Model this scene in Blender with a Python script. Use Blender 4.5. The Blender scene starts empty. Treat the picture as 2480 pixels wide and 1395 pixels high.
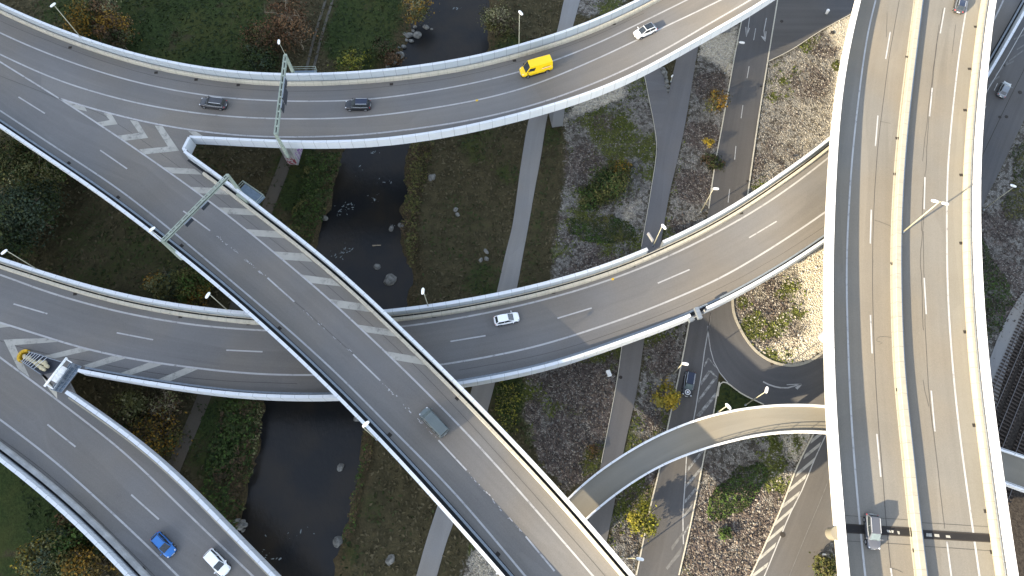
import bpy, bmesh, math, random
import numpy as np
from mathutils import Vector, Matrix
random.seed(7); rng = np.random.default_rng(7)
SC = bpy.context.scene
COL = SC.collection
R = math.radians

# ------------------------------------------------------------------ camera, world, sun, exposure
HC = 116.0; TILT = R(21.6); FPX = 1653.0
cam = bpy.data.cameras.new('camera'); camo = bpy.data.objects.new('camera', cam); COL.objects.link(camo)
camo.location = (0, 0, HC); camo.rotation_euler = (TILT, 0, 0)
cam.sensor_width = 36.0; cam.lens = 36.0 * FPX / 2480.0; cam.clip_start = 1.0; cam.clip_end = 9000.0
SC.camera = camo
SUN_EL = R(21.5); SUN_AZ = R(33.0)           # direction the shadows run, from +X towards +Y
world = bpy.data.worlds.new('World'); SC.world = world; world.use_nodes = True
wn = world.node_tree.nodes; wl = world.node_tree.links
sky = wn.new('ShaderNodeTexSky'); sky.sky_type = 'NISHITA'; sky.sun_disc = False
sky.sun_elevation = SUN_EL; sky.altitude = 300; sky.dust_density = 1.2
toward_sun = Vector((-math.cos(SUN_AZ) * math.cos(SUN_EL), -math.sin(SUN_AZ) * math.cos(SUN_EL), math.sin(SUN_EL)))
sky.sun_rotation = math.atan2(toward_sun.x, toward_sun.y)
hs = wn.new('ShaderNodeHueSaturation'); hs.inputs['Saturation'].default_value = .60; wl.new(sky.outputs[0], hs.inputs['Color']); wl.new(hs.outputs[0], wn['Background'].inputs[0]); wn['Background'].inputs[1].default_value = 0.142
sl = bpy.data.lights.new('sun', 'SUN'); sl.energy = 4.6; sl.angle = R(0.53); sl.color = (1.0, 0.83, 0.58)
so = bpy.data.objects.new('sun', sl); COL.objects.link(so)
so.rotation_euler = toward_sun.to_track_quat('Z', 'Y').to_euler(); so.location = (-200, -150, 200)
SC.view_settings.view_transform = 'Standard'; SC.view_settings.look = 'None'
SC.view_settings.exposure = 2.08; SC.view_settings.gamma = 1.0

# ------------------------------------------------------------------ tracing helpers
CT, ST = math.cos(TILT), math.sin(TILT)
def ray(px, py):
    u = px - 1240.0; v = 697.5 - py
    return np.array((u, v * CT + FPX * ST, v * ST - FPX * CT))
def zD(x, y): return 14.5
def zT(x, y):
    q = min(x, 70.0) + 45.0
    return 14.5 + (0.0 if q < -8 else 0.08 * (q + 8) ** 2 / 32 if q < 8 else 0.08 * q)
def zM(x, y): return 8.5
def zR(x, y): return 16.5
def zP(x, y): return 7.0
def zG(x, y): return 0.0
def at(px, py, zf=zG, dz=0.0):
    d = ray(px, py); z = 20.0
    if not callable(zf): zf = (lambda c: (lambda x, y: c))(zf)
    for _ in range(8):
        k = (zf(0, 0) + dz - HC) / d[2] if _ == 0 else (z - HC) / d[2]
        z = zf(k * d[0], k * d[1]) + dz
    k = (z - HC) / d[2]
    return np.array((k * d[0], k * d[1], z))
def catmull(P, step=1.5):
    P = np.asarray(P, float); P = np.vstack([2 * P[0] - P[1], P, 2 * P[-1] - P[-2]]); out = []
    for i in range(1, len(P) - 2):
        n = max(2, int(np.linalg.norm(P[i + 1] - P[i]) / step)); t = np.linspace(0, 1, n, endpoint=False)[:, None]
        a, b, c, d = P[i - 1], P[i], P[i + 1], P[i + 2]
        out.append(0.5 * (2 * b + (c - a) * t + (2 * a - 5 * b + 4 * c - d) * t ** 2 + (3 * b - a - 3 * c + d) * t ** 3))
    out.append(P[-2][None]); return np.vstack(out)
def resample(P, step):
    s = np.r_[0, np.cumsum(np.linalg.norm(np.diff(P, axis=0), axis=1))]; n = max(2, int(round(s[-1] / step)) + 1)
    t = np.linspace(0, s[-1], n); return np.stack([np.interp(t, s, P[:, k]) for k in range(P.shape[1])], 1)
def smooth(P, sig, step):
    if sig <= 0: return P
    r = int(3 * sig / step); r = min(r, len(P) - 1)
    if r < 1: return P
    k = np.exp(-0.5 * (np.arange(-r, r + 1) * step / sig) ** 2); k /= k.sum()
    E = np.vstack([2 * P[0] - P[r:0:-1], P, 2 * P[-1] - P[-2:-r - 2:-1]])
    return np.stack([np.convolve(E[:, j], k, 'valid') for j in range(P.shape[1])], 1)
def curve(px, zf=zG, dz=0.0, sig=5.0, step=1.5):
    P = np.array([at(x, y, zf, dz) for x, y in px])
    return smooth(resample(catmull(P, step), step), sig, step)
def normals(P):
    T = np.gradient(P[:, :2], axis=0); T /= np.linalg.norm(T, axis=1)[:, None] + 1e-9
    return np.stack([-T[:, 1], T[:, 0]], 1)      # left-hand normal
def offset(P, s):
    Q = P.copy(); Q[:, :2] += normals(P) * (s[:, None] if np.ndim(s) else s); return Q

# ------------------------------------------------------------------ object helpers
def tag(o, label=None, cat=None, group=None, kind=None):
    if label: o['label'] = label
    if cat: o['category'] = cat
    if group: o['group'] = group
    if kind: o['kind'] = kind
    return o
def adopt(o, parent):
    o.parent = parent
    o.matrix_parent_inverse = (Matrix.Translation(parent.location) @ parent.rotation_euler.to_matrix().to_4x4()).inverted()
def link(name, me, mat=None, parent=None, smooth_=False):
    o = bpy.data.objects.new(name, me); COL.objects.link(o)
    if mat is not None and not me.materials: me.materials.append(mat)
    if parent is not None: adopt(o, parent)
    if smooth_: me.polygons.foreach_set('use_smooth', [True] * len(me.polygons))
    return o
def empty(name, loc, label, cat, group=None, rz=0.0):
    o = bpy.data.objects.new(name, None); COL.objects.link(o); o.location = loc; o.rotation_euler = (0, 0, rz)
    o.empty_display_size = 0.5
    return tag(o, label, cat, group)
def mesh_from(name, V, F, mat=None, uv=None):
    me = bpy.data.meshes.new(name); me.from_pydata([tuple(map(float, v)) for v in V], [], F)
    if uv is not None:
        l = me.uv_layers.new(name='UVMap'); idx = np.empty(len(me.loops), np.int32); me.loops.foreach_get('vertex_index', idx)
        l.data.foreach_set('uv', np.asarray(uv, np.float32)[idx].ravel())
    if mat: me.materials.append(mat)
    me.update(); return me
def loft(name, path, prof, mat, parent, closed=True, caps=True):
    """path Nx3; prof = [(s, dz)] ring; s to the left-hand side of the path"""
    N = normals(path); n = len(path); m = len(prof)
    V = np.zeros((n, m, 3))
    for j, (s, dz) in enumerate(prof):
        V[:, j, :2] = path[:, :2] + N * s; V[:, j, 2] = path[:, 2] + dz
    L = np.r_[0, np.cumsum(np.linalg.norm(np.diff(path, axis=0), axis=1))]
    F = []; UV = []
    mm = m if closed else m - 1
    acc = np.r_[0, np.cumsum([math.hypot(prof[(j + 1) % m][0] - prof[j][0], prof[(j + 1) % m][1] - prof[j][1]) for j in range(mm)])]
    for i in range(n - 1):
        for j in range(mm):
            k = (j + 1) % m
            F.append((i * m + j, (i + 1) * m + j, (i + 1) * m + k, i * m + k))
            UV += [(L[i], acc[j]), (L[i + 1], acc[j]), (L[i + 1], acc[j + 1]), (L[i], acc[j + 1])]
    if caps and closed:
        F.append(tuple(range(m))); UV += [(0, 0)] * m
        F.append(tuple((n - 1) * m + j for j in range(m))[::-1]); UV += [(0, 0)] * m
    me = bpy.data.meshes.new(name); me.from_pydata(V.reshape(-1, 3).tolist(), [], F)
    l = me.uv_layers.new(name='UVMap'); l.data.foreach_set('uv', np.asarray(UV, np.float32).ravel())
    bm = bmesh.new(); bm.from_mesh(me); bmesh.ops.recalc_face_normals(bm, faces=bm.faces) if closed else None; bm.to_mesh(me); bm.free()
    return link(name, me, mat, parent)
def ribbon(name, path, w, mat, parent=None, dz=0.0, off=0.0):
    P = path.copy(); P[:, 2] += dz
    return loft(name, P, [(off - w / 2, 0), (off + w / 2, 0)], mat, parent, closed=False)
def span(name, A, B, mat, parent, dz=0.0, cols=6, n=None):
    """surface between two edge curves"""
    n = n or max(len(A), len(B))
    def rs(P):
        s = np.r_[0, np.cumsum(np.linalg.norm(np.diff(P, axis=0), axis=1))]; t = np.linspace(0, s[-1], n)
        return np.stack([np.interp(t, s, P[:, k]) for k in range(3)], 1), t
    a, ta = rs(A); b, tb = rs(B); W = np.linalg.norm(a - b, axis=1); V = []; UV = []
    for i in range(n):
        for j in range(cols + 1):
            f = j / cols; V.append(a[i] * (1 - f) + b[i] * f + (0, 0, dz)); UV.append((ta[i], W[i] * f))
    F = [(i * (cols + 1) + j, i * (cols + 1) + j + 1, (i + 1) * (cols + 1) + j + 1, (i + 1) * (cols + 1) + j) for i in range(n - 1) for j in range(cols)]
    me = mesh_from(name, V, F, mat, UV)
    bm = bmesh.new(); bm.from_mesh(me); bmesh.ops.recalc_face_normals(bm, faces=bm.faces)
    if sum(f.normal.z for f in bm.faces) < 0: bmesh.ops.reverse_faces(bm, faces=bm.faces)
    bm.to_mesh(me); bm.free()
    return link(name, me, mat, parent)
def flatpoly(name, pts, mat, parent=None, dz=0.0):
    if parent is None and name in ('road', 'path'): ROADS.append(np.array([(q[0], q[1]) for q in pts]))
    me = mesh_from(name, [(p[0], p[1], p[2] + dz) for p in pts], [tuple(range(len(pts)))], mat, [(p[0], p[1]) for p in pts])
    if me.polygons[0].normal.z < 0: me.flip_normals()
    return link(name, me, mat, parent)
ROADS = []
class MB:
    def __init__(s): s.V = []; s.F = []
    def add(s, V, F):
        o = len(s.V); s.V += [tuple(v) for v in V]; s.F += [tuple(o + i for i in f) for f in F]; return s
    def box(s, c, d, rz=0.0, M=None):
        c = Vector(c); m = Matrix.Rotation(rz, 3, 'Z') if M is None else M
        V = [c + m @ Vector((x * d[0] / 2, y * d[1] / 2, z * d[2] / 2)) for x in (-1, 1) for y in (-1, 1) for z in (-1, 1)]
        return s.add(V, [(0, 1, 3, 2), (4, 6, 7, 5), (0, 4, 5, 1), (2, 3, 7, 6), (0, 2, 6, 4), (1, 5, 7, 3)])
    def bar(s, a, b, w, h=None):
        a = Vector(a); b = Vector(b); d = (b - a); L = d.length
        if L < 1e-6: return s
        q = d.to_track_quat('X', 'Z').to_matrix(); return s.box((a + b) / 2, (L, w, h or w), M=q)
    def tube(s, a, b, r0, r1=None, n=8):
        r1 = r0 if r1 is None else r1; a = Vector(a); b = Vector(b); q = (b - a).to_track_quat('Z', 'X').to_matrix()
        V = []
        for c, r in ((a, r0), (b, r1)):
            for k in range(n): t = 2 * math.pi * k / n; V.append(c + q @ Vector((r * math.cos(t), r * math.sin(t), 0)))
        F = [(k, (k + 1) % n, n + (k + 1) % n, n + k) for k in range(n)] + [tuple(range(n))[::-1], tuple(range(n, 2 * n))]
        return s.add(V, F)
    def lathe(s, c, prof, n=14, M=None):
        c = Vector(c); M = M or Matrix.Identity(3); V = []; F = []
        for r, z in prof:
            for k in range(n): t = 2 * math.pi * k / n; V.append(c + M @ Vector((r * math.cos(t), r * math.sin(t), z)))
        for i in range(len(prof) - 1):
            for k in range(n): F.append((i * n + k, i * n + (k + 1) % n, (i + 1) * n + (k + 1) % n, (i + 1) * n + k))
        F += [tuple(range(n))[::-1], tuple(range((len(prof) - 1) * n, len(prof) * n))]
        return s.add(V, F)
    def blob(s, c, d, n=10, m=7, M=None, sq=1.0):
        c = Vector(c); M = M or Matrix.Identity(3); V = []; F = []
        def pw(x): return math.copysign(abs(x) ** sq, x)
        for i in range(m + 1):
            ph = math.pi * i / m
            for k in range(n):
                t = 2 * math.pi * k / n
                V.append(c + M @ Vector((d[0] / 2 * pw(math.sin(ph)) * pw(math.cos(t)), d[1] / 2 * pw(math.sin(ph)) * pw(math.sin(t)), d[2] / 2 * pw(math.cos(ph)))))
        for i in range(m):
            for k in range(n): F.append((i * n + k, i * n + (k + 1) % n, (i + 1) * n + (k + 1) % n, (i + 1) * n + k))
        return s.add(V, F)
    def build(s, name, mat, parent=None, smooth_=False, local=False, bevel=0.0):
        me = mesh_from(name, s.V, s.F, mat)
        bm = bmesh.new(); bm.from_mesh(me); bmesh.ops.remove_doubles(bm, verts=bm.verts, dist=1e-5)
        bmesh.ops.recalc_face_normals(bm, faces=bm.faces); bm.to_mesh(me); bm.free()
        o = link(name, me, mat, None, smooth_)
        if parent is not None:
            o.parent = parent
            if not local: adopt(o, parent)
        if bevel:
            b = o.modifiers.new('bevel', 'BEVEL'); b.width = bevel; b.segments = 2; b.limit_method = 'ANGLE'; b.angle_limit = R(40)
        return o

# ------------------------------------------------------------------ materials
class NT:
    def __init__(s, name):
        s.m = bpy.data.materials.new(name); s.m.use_nodes = True; s.t = s.m.node_tree; s.n = s.t.nodes; s.l = s.t.links
        s.b = s.n['Principled BSDF']; s.b.inputs['Specular IOR Level'].default_value = 0.3
    def node(s, t, **k):
        x = s.n.new(t)
        for a, v in k.items(): setattr(x, a, v)
        return x
    def put(s, sock, v):
        if hasattr(v, 'is_output') or isinstance(v, bpy.types.NodeSocket): s.l.new(v, sock)
        else: sock.default_value = v
    def math(s, op, a, b=0.0, c=None):
        x = s.node('ShaderNodeMath', operation=op); s.put(x.inputs[0], a); s.put(x.inputs[1], b)
        if c is not None: s.put(x.inputs[2], c)
        return x.outputs[0]
    def noise(s, vec, scale, detail=4, rough=0.55, out='Fac'):
        x = s.node('ShaderNodeTexNoise'); s.put(x.inputs['Vector'], vec); x.inputs['Scale'].default_value = scale
        x.inputs['Detail'].default_value = detail; x.inputs['Roughness'].default_value = rough; return x.outputs[out]
    def vor(s, vec, scale, feature='F1'):
        x = s.node('ShaderNodeTexVoronoi', feature=feature); s.put(x.inputs['Vector'], vec); x.inputs['Scale'].default_value = scale; return x
    def mix(s, f, a, b, mode='MIX'):
        x = s.node('ShaderNodeMix', data_type='RGBA', blend_type=mode); s.put(x.inputs[0], f)
        for k, v in ((6, a), (7, b)):
            if isinstance(v, tuple) and len(v) == 3: v = v + (1,)
            s.put(x.inputs[k], v)
        return x.outputs[2]
    def ramp(s, f, lo, hi, a=0.0, b=1.0):
        x = s.node('ShaderNodeMapRange', interpolation_type='SMOOTHSTEP'); s.put(x.inputs[0], f)
        for k, v in ((1, lo), (2, hi), (3, a), (4, b)): s.put(x.inputs[k], v)
        return x.outputs[0]
    def mapping(s, vec, scale=(1, 1, 1), rot=(0, 0, 0)):
        x = s.node('ShaderNodeMapping'); s.put(x.inputs[0], vec); x.inputs['Scale'].default_value = scale; x.inputs['Rotation'].default_value = rot; return x.outputs[0]
    def pos(s): return s.node('ShaderNodeNewGeometry').outputs['Position']
    def uv(s): return s.node('ShaderNodeTexCoord').outputs['UV']
    def sep(s, v):
        x = s.node('ShaderNodeSeparateXYZ'); s.put(x.inputs[0], v); return x.outputs
    def bump(s, h, strength=0.3, dist=0.05):
        x = s.node('ShaderNodeBump'); x.inputs['Strength'].default_value = strength; x.inputs['Distance'].default_value = dist
        s.put(x.inputs['Height'], h); s.l.new(x.outputs[0], s.b.inputs['Normal'])
    def col(s, c): s.put(s.b.inputs['Base Color'], c if not (isinstance(c, tuple) and len(c) == 3) else c + (1,))
    def rough(s, r): s.put(s.b.inputs['Roughness'], r)
def simple(name, c, r=0.6, metal=0.0, var=0.12, scale=3.0, coat=0.0):
    t = NT(name); n = t.noise(t.pos(), scale, 5)
    t.col(t.mix(t.ramp(n, .3, .7), tuple(x * (1 - var) for x in c), tuple(min(1, x * (1 + var)) for x in c))); t.rough(r)
    t.b.inputs['Metallic'].default_value = metal; t.b.inputs['Coat Weight'].default_value = coat
    return t.m
def asphalt(name, c, streak=0.10, grit=1.0):
    t = NT(name); uv = t.uv(); p = t.pos()
    s1 = t.noise(t.mapping(uv, (0.012, 0.9, 1)), 1.0, 5, .6)
    s2 = t.noise(t.mapping(uv, (0.05, 0.35, 1)), 1.0, 4, .5)
    big = t.noise(p, 0.09, 4); fine = t.noise(p, 9.0, 3, .7)
    k = t.math('ADD', t.math('MULTIPLY', t.math('SUBTRACT', s1, .5), streak * 3.4), 1.0)
    k = t.math('ADD', k, t.math('MULTIPLY', t.math('SUBTRACT', s2, .5), streak * 1.4))
    k = t.math('ADD', k, t.math('MULTIPLY', t.math('SUBTRACT', big, .5), .35))
    k = t.math('ADD', k, t.math('MULTIPLY', t.math('SUBTRACT', fine, .5), .55 * grit))
    pc = t.sep(t.vor(t.mapping(uv, (.035, .27, 1)), 1.0).outputs['Color'])[0]; k = t.math('ADD', k, t.math('MULTIPLY', t.math('SUBTRACT', pc, .5), .09))
    oil = t.ramp(t.noise(t.mapping(uv, (.25, .8, 1)), 1.0, 3, .6), .70, .78, 0, -.14); k = t.math('ADD', k, oil)
    hue = t.mix(t.ramp(t.noise(p, .05, 3), .35, .65), (c[0] * 1.03, c[1], c[2] * .95), (c[0] * .96, c[1], c[2] * 1.06))
    x = t.node('ShaderNodeVectorMath', operation='SCALE'); t.l.new(hue, x.inputs[0]); t.l.new(k, x.inputs['Scale'])
    t.col(x.outputs[0]); t.rough(.88); t.bump(fine, .25, .02); return t.m
def paint(name, c, wear=0.35, base=(.09, .087, .084), sc=1.2):
    t = NT(name); p = t.pos(); n = t.noise(p, sc, 6, .7); f = t.noise(p, 8.0, 3, .7)
    w = t.ramp(t.math('ADD', t.math('MULTIPLY', n, .75), t.math('MULTIPLY', f, .25)), .62 - wear * .45, .80 - wear * .22)
    cc = t.mix(t.ramp(t.noise(p, .35, 3), .3, .7), tuple(x * .86 for x in c), c)
    t.col(t.mix(w, cc, base)); t.rough(.7); return t.m
def wall_mat(name, c, pitch=2.2, dirt=.22, joint=.022):
    t = NT(name); u, v, _ = t.sep(t.uv()); p = t.pos()
    fr = t.math('FRACT', t.math('DIVIDE', u, pitch)); j = t.math('LESS_THAN', fr, joint)
    n = t.noise(p, .8, 5, .65); st = t.noise(t.mapping(t.uv(), (2.0, .25, 1)), 1.0, 4)
    d = t.ramp(t.math('ADD', t.math('MULTIPLY', n, .5), t.math('MULTIPLY', st, .5)), .45, .75, 0, dirt)
    base = t.mix(d, c, tuple(x * .62 for x in c)); t.col(t.mix(j, base, tuple(x * .35 for x in c))); t.rough(.55); return t.m
M = {}
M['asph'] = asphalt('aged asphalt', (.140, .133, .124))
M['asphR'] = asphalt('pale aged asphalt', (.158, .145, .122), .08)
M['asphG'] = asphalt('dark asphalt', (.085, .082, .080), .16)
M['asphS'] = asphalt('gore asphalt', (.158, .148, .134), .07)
M['asphH'] = asphalt('pale shoulder asphalt', (.185, .168, .134), .06)
M['pathA'] = asphalt('pale gravel path', (.20, .195, .185), .10, .7)
M['pathP'] = asphalt('bridge paving', (.185, .172, .142), .10, .8)
M['pathB'] = asphalt('cycle road asphalt', (.125, .12, .118), .10, .8)
M['white'] = paint('white road paint', (.37, .37, .365), .25)
M['edge'] = paint('dull edge paint', (.38, .38, .38), .30, sc=3.0)
M['hatch'] = paint('worn hatch paint', (.34, .335, .30), .30, sc=.8)
M['hatchW'] = paint('flaking hatch paint', (.42, .43, .42), .75, base=(.09, .087, .084), sc=1.6)
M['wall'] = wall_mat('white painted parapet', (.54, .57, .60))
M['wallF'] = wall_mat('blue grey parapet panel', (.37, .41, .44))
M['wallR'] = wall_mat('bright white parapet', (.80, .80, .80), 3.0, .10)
M['conc'] = wall_mat('stained concrete kerb', (.46, .43, .35), 1.6, .75, .02)
M['concR'] = wall_mat('pale concrete kerb', (.31, .29, .235), 2.4, .45, .015)
M['slab'] = simple('bridge concrete', (.34, .34, .33), .85, var=.2, scale=.6)
M['steel'] = simple('galvanised steel', (.24, .27, .30), .45, .6)
M['rail'] = simple('dull guard rail', (.20, .23, .26), .6, .2)
M['dark'] = simple('gap shade', (.018, .02, .022), .9)  # near-black that stands in for shade inside gaps
M['green'] = simple('pale green painted steel', (.27, .31, .26), .55, 0, .12, 2)
M['pole'] = simple('pale lamp pole', (.34, .33, .25), .5, .1)
M['lampw'] = simple('white lamp housing', (.80, .80, .78), .35)
M['lens'] = simple('lamp lens', (.45, .45, .42), .2)
M['sign'] = simple('dark sign back', (.03, .035, .045), .5)
M['yellow'] = simple('yellow plastic', (.50, .30, .02), .5)
M['bag'] = simple('beige sand bag', (.42, .37, .24), .9, var=.25, scale=6)
M['grate'] = simple('steel grating', (.13, .17, .21), .5, .5)
M['drain'] = simple('cast iron', (.03, .026, .022), .8)
M['crack'] = simple('bitumen crack', (.05, .046, .042), .8)
M['bandb'] = paint('black bitumen band', (.014, .013, .013), .10, base=(.10, .09, .08), sc=2.5)
M['tyre'] = simple('tyre rubber', (.015, .015, .016), .85)
M['rim'] = simple('alloy rim', (.45, .46, .48), .3, .8)
M['glass'] = simple('tinted glass', (.018, .024, .028), .06); M['glass'].node_tree.nodes['Principled BSDF'].inputs['Specular IOR Level'].default_value = .8
M['glassL'] = simple('reflective windscreen', (.10, .13, .135), .05); M['glassL'].node_tree.nodes['Principled BSDF'].inputs['Specular IOR Level'].default_value = .9
M['trim'] = simple('black trim', (.02, .02, .022), .6)
M['chrome'] = simple('silver trim', (.62, .64, .66), .3, .5)
M['rim2'] = simple('worn rail steel', (.16, .15, .15), .45, .5)
M['head'] = simple('headlamp glass', (.5, .52, .55), .1)
M['tail'] = simple('tail lamp', (.50, .02, .02), .25)
M['plate'] = simple('number plate', (.8, .8, .78), .4)
M['red'] = simple('red stripe', (.65, .03, .02), .4)
M['rock'] = simple('boulder stone', (.13, .13, .12), .9, var=.45, scale=1.8)
M['bark'] = simple('bark', (.12, .10, .075), .95, var=.3)
M['barkp'] = simple('pale bark', (.26, .22, .16), .95, var=.3)
def carpaint(n, c, metal=.0): return simple(n, c, .32, metal, .03, 1.0, .6)
def leafmat(name):
    t = NT(name); a = t.node('ShaderNodeAttribute', attribute_name='tint'); t.col(a.outputs['Color']); t.rough(.75)
    t.b.inputs['Specular IOR Level'].default_value = .15
    return t.m
M['leaf'] = leafmat('foliage')

# ------------------------------------------------------------------ the far ridge that shades the left of the interchange
def ridge():
    A = at(1230, 1200, 14.5); B = at(1500, 130, 21.5); u = np.array((math.cos(SUN_AZ), math.sin(SUN_AZ)))
    A = A[:2]; B = B[:2] + u * 7.0 / math.tan(SUN_EL); d = B - A; d /= np.linalg.norm(d)
    D = 2000.0; base = A - D * u; H = 15.0 + D * math.tan(SUN_EL)
    perp = np.array((math.cos(SUN_AZ), math.sin(SUN_AZ)))
    V = []; F = []; ts = np.arange(-1500, 1501, 12.0)
    prof = [(-900, 0), (-500, .5), (-180, .86), (-60, .965), (-15, .992), (0, 1.0), (15, .985), (60, .93), (200, .80), (480, .45), (820, .12), (960, 0)]
    for t in ts:
        far = max(0.0, abs(t) - 300) / 1200
        top = H * (1 - .25 * far) + rng.normal(0, 1.2)
        for s, k in prof: q = base + d * t + perp * s; V.append((q[0], q[1], top * k - (1 if k == 0 else 0)))
    m = len(prof)
    for i in range(len(ts) - 1):
        for j in range(m - 1): F.append((i * m + j, (i + 1) * m + j, (i + 1) * m + j + 1, i * m + j + 1))
    o = link('hill', mesh_from('hill', V, F, simple('wooded hill', (.04, .05, .02), .9, var=.4, scale=.03))); tag(o, kind='structure')
ridge()

# ------------------------------------------------------------------ viaducts
def spanbox(name, A, B, z0, z1, f0, f1, mat, parent, n=140, zf=None):
    def rs(P):
        s = np.r_[0, np.cumsum(np.linalg.norm(np.diff(P, axis=0), axis=1))]; t = np.linspace(0, s[-1], n)
        return np.stack([np.interp(t, s, P[:, k]) for k in range(3)], 1)
    a, b = rs(A), rs(B); V = []; F = []
    g = .04
    for i in range(n):
        for f, z in ((f0, z1), (f1, z1), (f1 - g * (f0 > 0), z0), (f0 + g * (f0 > 0), z0)):
            q = a[i] * (1 - f) + b[i] * f; V.append((q[0], q[1], (zf(q[0], q[1]) if zf else q[2]) + z))
    for i in range(n - 1):
        for j in range(4): F.append((i * 4 + j, i * 4 + (j + 1) % 4, (i + 1) * 4 + (j + 1) % 4, (i + 1) * 4 + j))
    F += [(0, 3, 2, 1), (4 * n - 4, 4 * n - 3, 4 * n - 2, 4 * n - 1)]
    me = mesh_from(name, V, F, mat, [(v[0], v[1]) for v in V]); bm = bmesh.new(); bm.from_mesh(me); bmesh.ops.recalc_face_normals(bm, faces=bm.faces); bm.to_mesh(me); bm.free()
    return link(name, me, mat, parent)
def fixz(o, zf, dz):
    me = o.data; n = len(me.vertices); co = np.empty(n * 3, np.float32); me.vertices.foreach_get('co', co); co = co.reshape(-1, 3)
    for v in co: v[2] = zf(float(v[0]), float(v[1])) + dz
    me.vertices.foreach_set('co', co.ravel()); me.update()
def surf(name, A, B, mat, parent, zf, dz=0.0, cols=10):
    if parent is None: ROADS.append(np.vstack([A, B[::-1]])[:, :2])
    o = span(name, A, B, mat, parent, 0, cols); fixz(o, zf, dz); return o
WH = 2.2
def wallpath(px, zf, toff, sgn, sig=5.0, h=WH):
    P = curve(px, zf, h, sig); P = offset(P, -sgn * toff); P[:, 2] -= h; return P          # outer face at deck level
def wall(P, sgn, parent, t=.40, mat='wall', h=WH, low=-.25, cap='wall'):
    loft('wall_coping', P, [(-sgn * .03, h + .005), (-sgn * .03, h + .07), (sgn * (t + .04), h + .07), (sgn * (t + .04), h + .005)], M['wallR' if mat == 'wallR' else cap], parent)
    return loft('parapet_wall', P, [(0, low), (0, h), (sgn * t, h), (sgn * t, low)], M[mat], parent)
def kerb(P, sgn, parent, s0, s1, h=.8, mat='conc', name='concrete_barrier'):
    return loft(name, P, [(sgn * s0, -.02), (sgn * s0, h), (sgn * (s1 - .08), h), (sgn * s1, h - .25), (sgn * s1, -.02)], M[mat], parent)
def gap_shade(P, sgn, parent, a, b):
    Q = P.copy(); Q[:, 2] += .012; loft('gap_shade_strip', Q, [(sgn * a, 0), (sgn * b, 0)], M['dark'], parent, closed=False)  # painted shade on the gap floor between wall and barrier
def guard(P, sgn, parent, s, h=.75, step=3.0, w=.30, mat='rail'):
    o = loft('guard_rail', P, [(sgn * s, h - .16), (sgn * s, h), (sgn * (s + w), h), (sgn * (s + w), h - .16)], M[mat], parent)
    posts(resample(offset(P, sgn * (s + w * .5)), 4.5), h - .16, parent, .10 if w > .12 else .05, 'guard_rail_post'); return o
def posts(Q, h, parent, w, name, mat='steel'):
    me = None
    for q in Q[:100]:
        if me is None:
            b = MB(); b.box((0, 0, h / 2), (w, w, h)); me = mesh_from(name, b.V, b.F, M[mat])
        o = bpy.data.objects.new(name, me); COL.objects.link(o); adopt(o, parent); o.location = (q[0], q[1], q[2])
def crop(P, a, b):                # by fraction of length
    n = len(P); return P[int(a * (n - 1)):int(b * (n - 1)) + 1]
def cutx(P, x0=-1e9, x1=1e9, y0=-1e9, y1=1e9):
    m = (P[:, 0] > x0) & (P[:, 0] < x1) & (P[:, 1] > y0) & (P[:, 1] < y1); return P[m]
def lines(parent, zf, solids, dashes, wS=.28, wD=.24, mat='white', dz=.03):
    for px in solids:
        m_ = mat; w_ = wS
        if isinstance(px, tuple): px, m_, w_ = px
        P = curve(px, zf, 0, 4.0); o = ribbon('edge_line', P, w_, M[m_], parent); fixz(o, zf, dz)
    for (x0, y0, x1, y1) in dashes:
        a = at(x0, y0, zf); b = at(x1, y1, zf); P = np.array([a + (b - a) * t for t in np.linspace(0, 1, 7)])
        o = ribbon('lane_dash', P, wD, M[mat], parent); fixz(o, zf, dz)
def polys(name, parent, zf, L, mat, dz=.026):
    for pl in L:
        o = flatpoly(name, [at(x, y, zf) for x, y in pl], M[mat], parent); fixz(o, zf, dz)
def drains(parent, zf, L, ang=0.0, dz=.02):
    for x, y in L:
        p = at(x, y, zf); mb = MB(); mb.box((0, 0, .0), (.62, .50, .03), ang)
        for k in range(4): mb.box((math.cos(ang) * (-.21 + .14 * k), math.sin(ang) * (-.21 + .14 * k), .02), (.05, .42, .02), ang)
        mb.V = [(v[0] + p[0], v[1] + p[1], v[2] + p[2] + dz) for v in mb.V]; mb.build('drain_cover', M['drain'], parent)
def crackline(parent, zf, px, w=.07, amp=.10, dz=.022, sig=4.0, name='crack_seal'):
    P = curve(px, zf, 0, sig, .8); n = rng.normal(0, 1, len(P)); n = np.convolve(n, np.ones(5) / 5, 'same')[:len(P)] * amp
    P = offset(P, n); o = ribbon(name, P, w, M['crack'], parent); fixz(o, zf, dz); return o
def pier(parent, x, y, z1, wx, wy, rz, name='pier'):
    MB().box((x, y, (z1 - 1) / 2), (wx, wy, z1 + 1), rz).build(name, M['slab'], parent, bevel=.06)
def bump_repair(*a): pass

M['dot'] = simple('yellow survey paint', (.6, .38, .02), .6)
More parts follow.
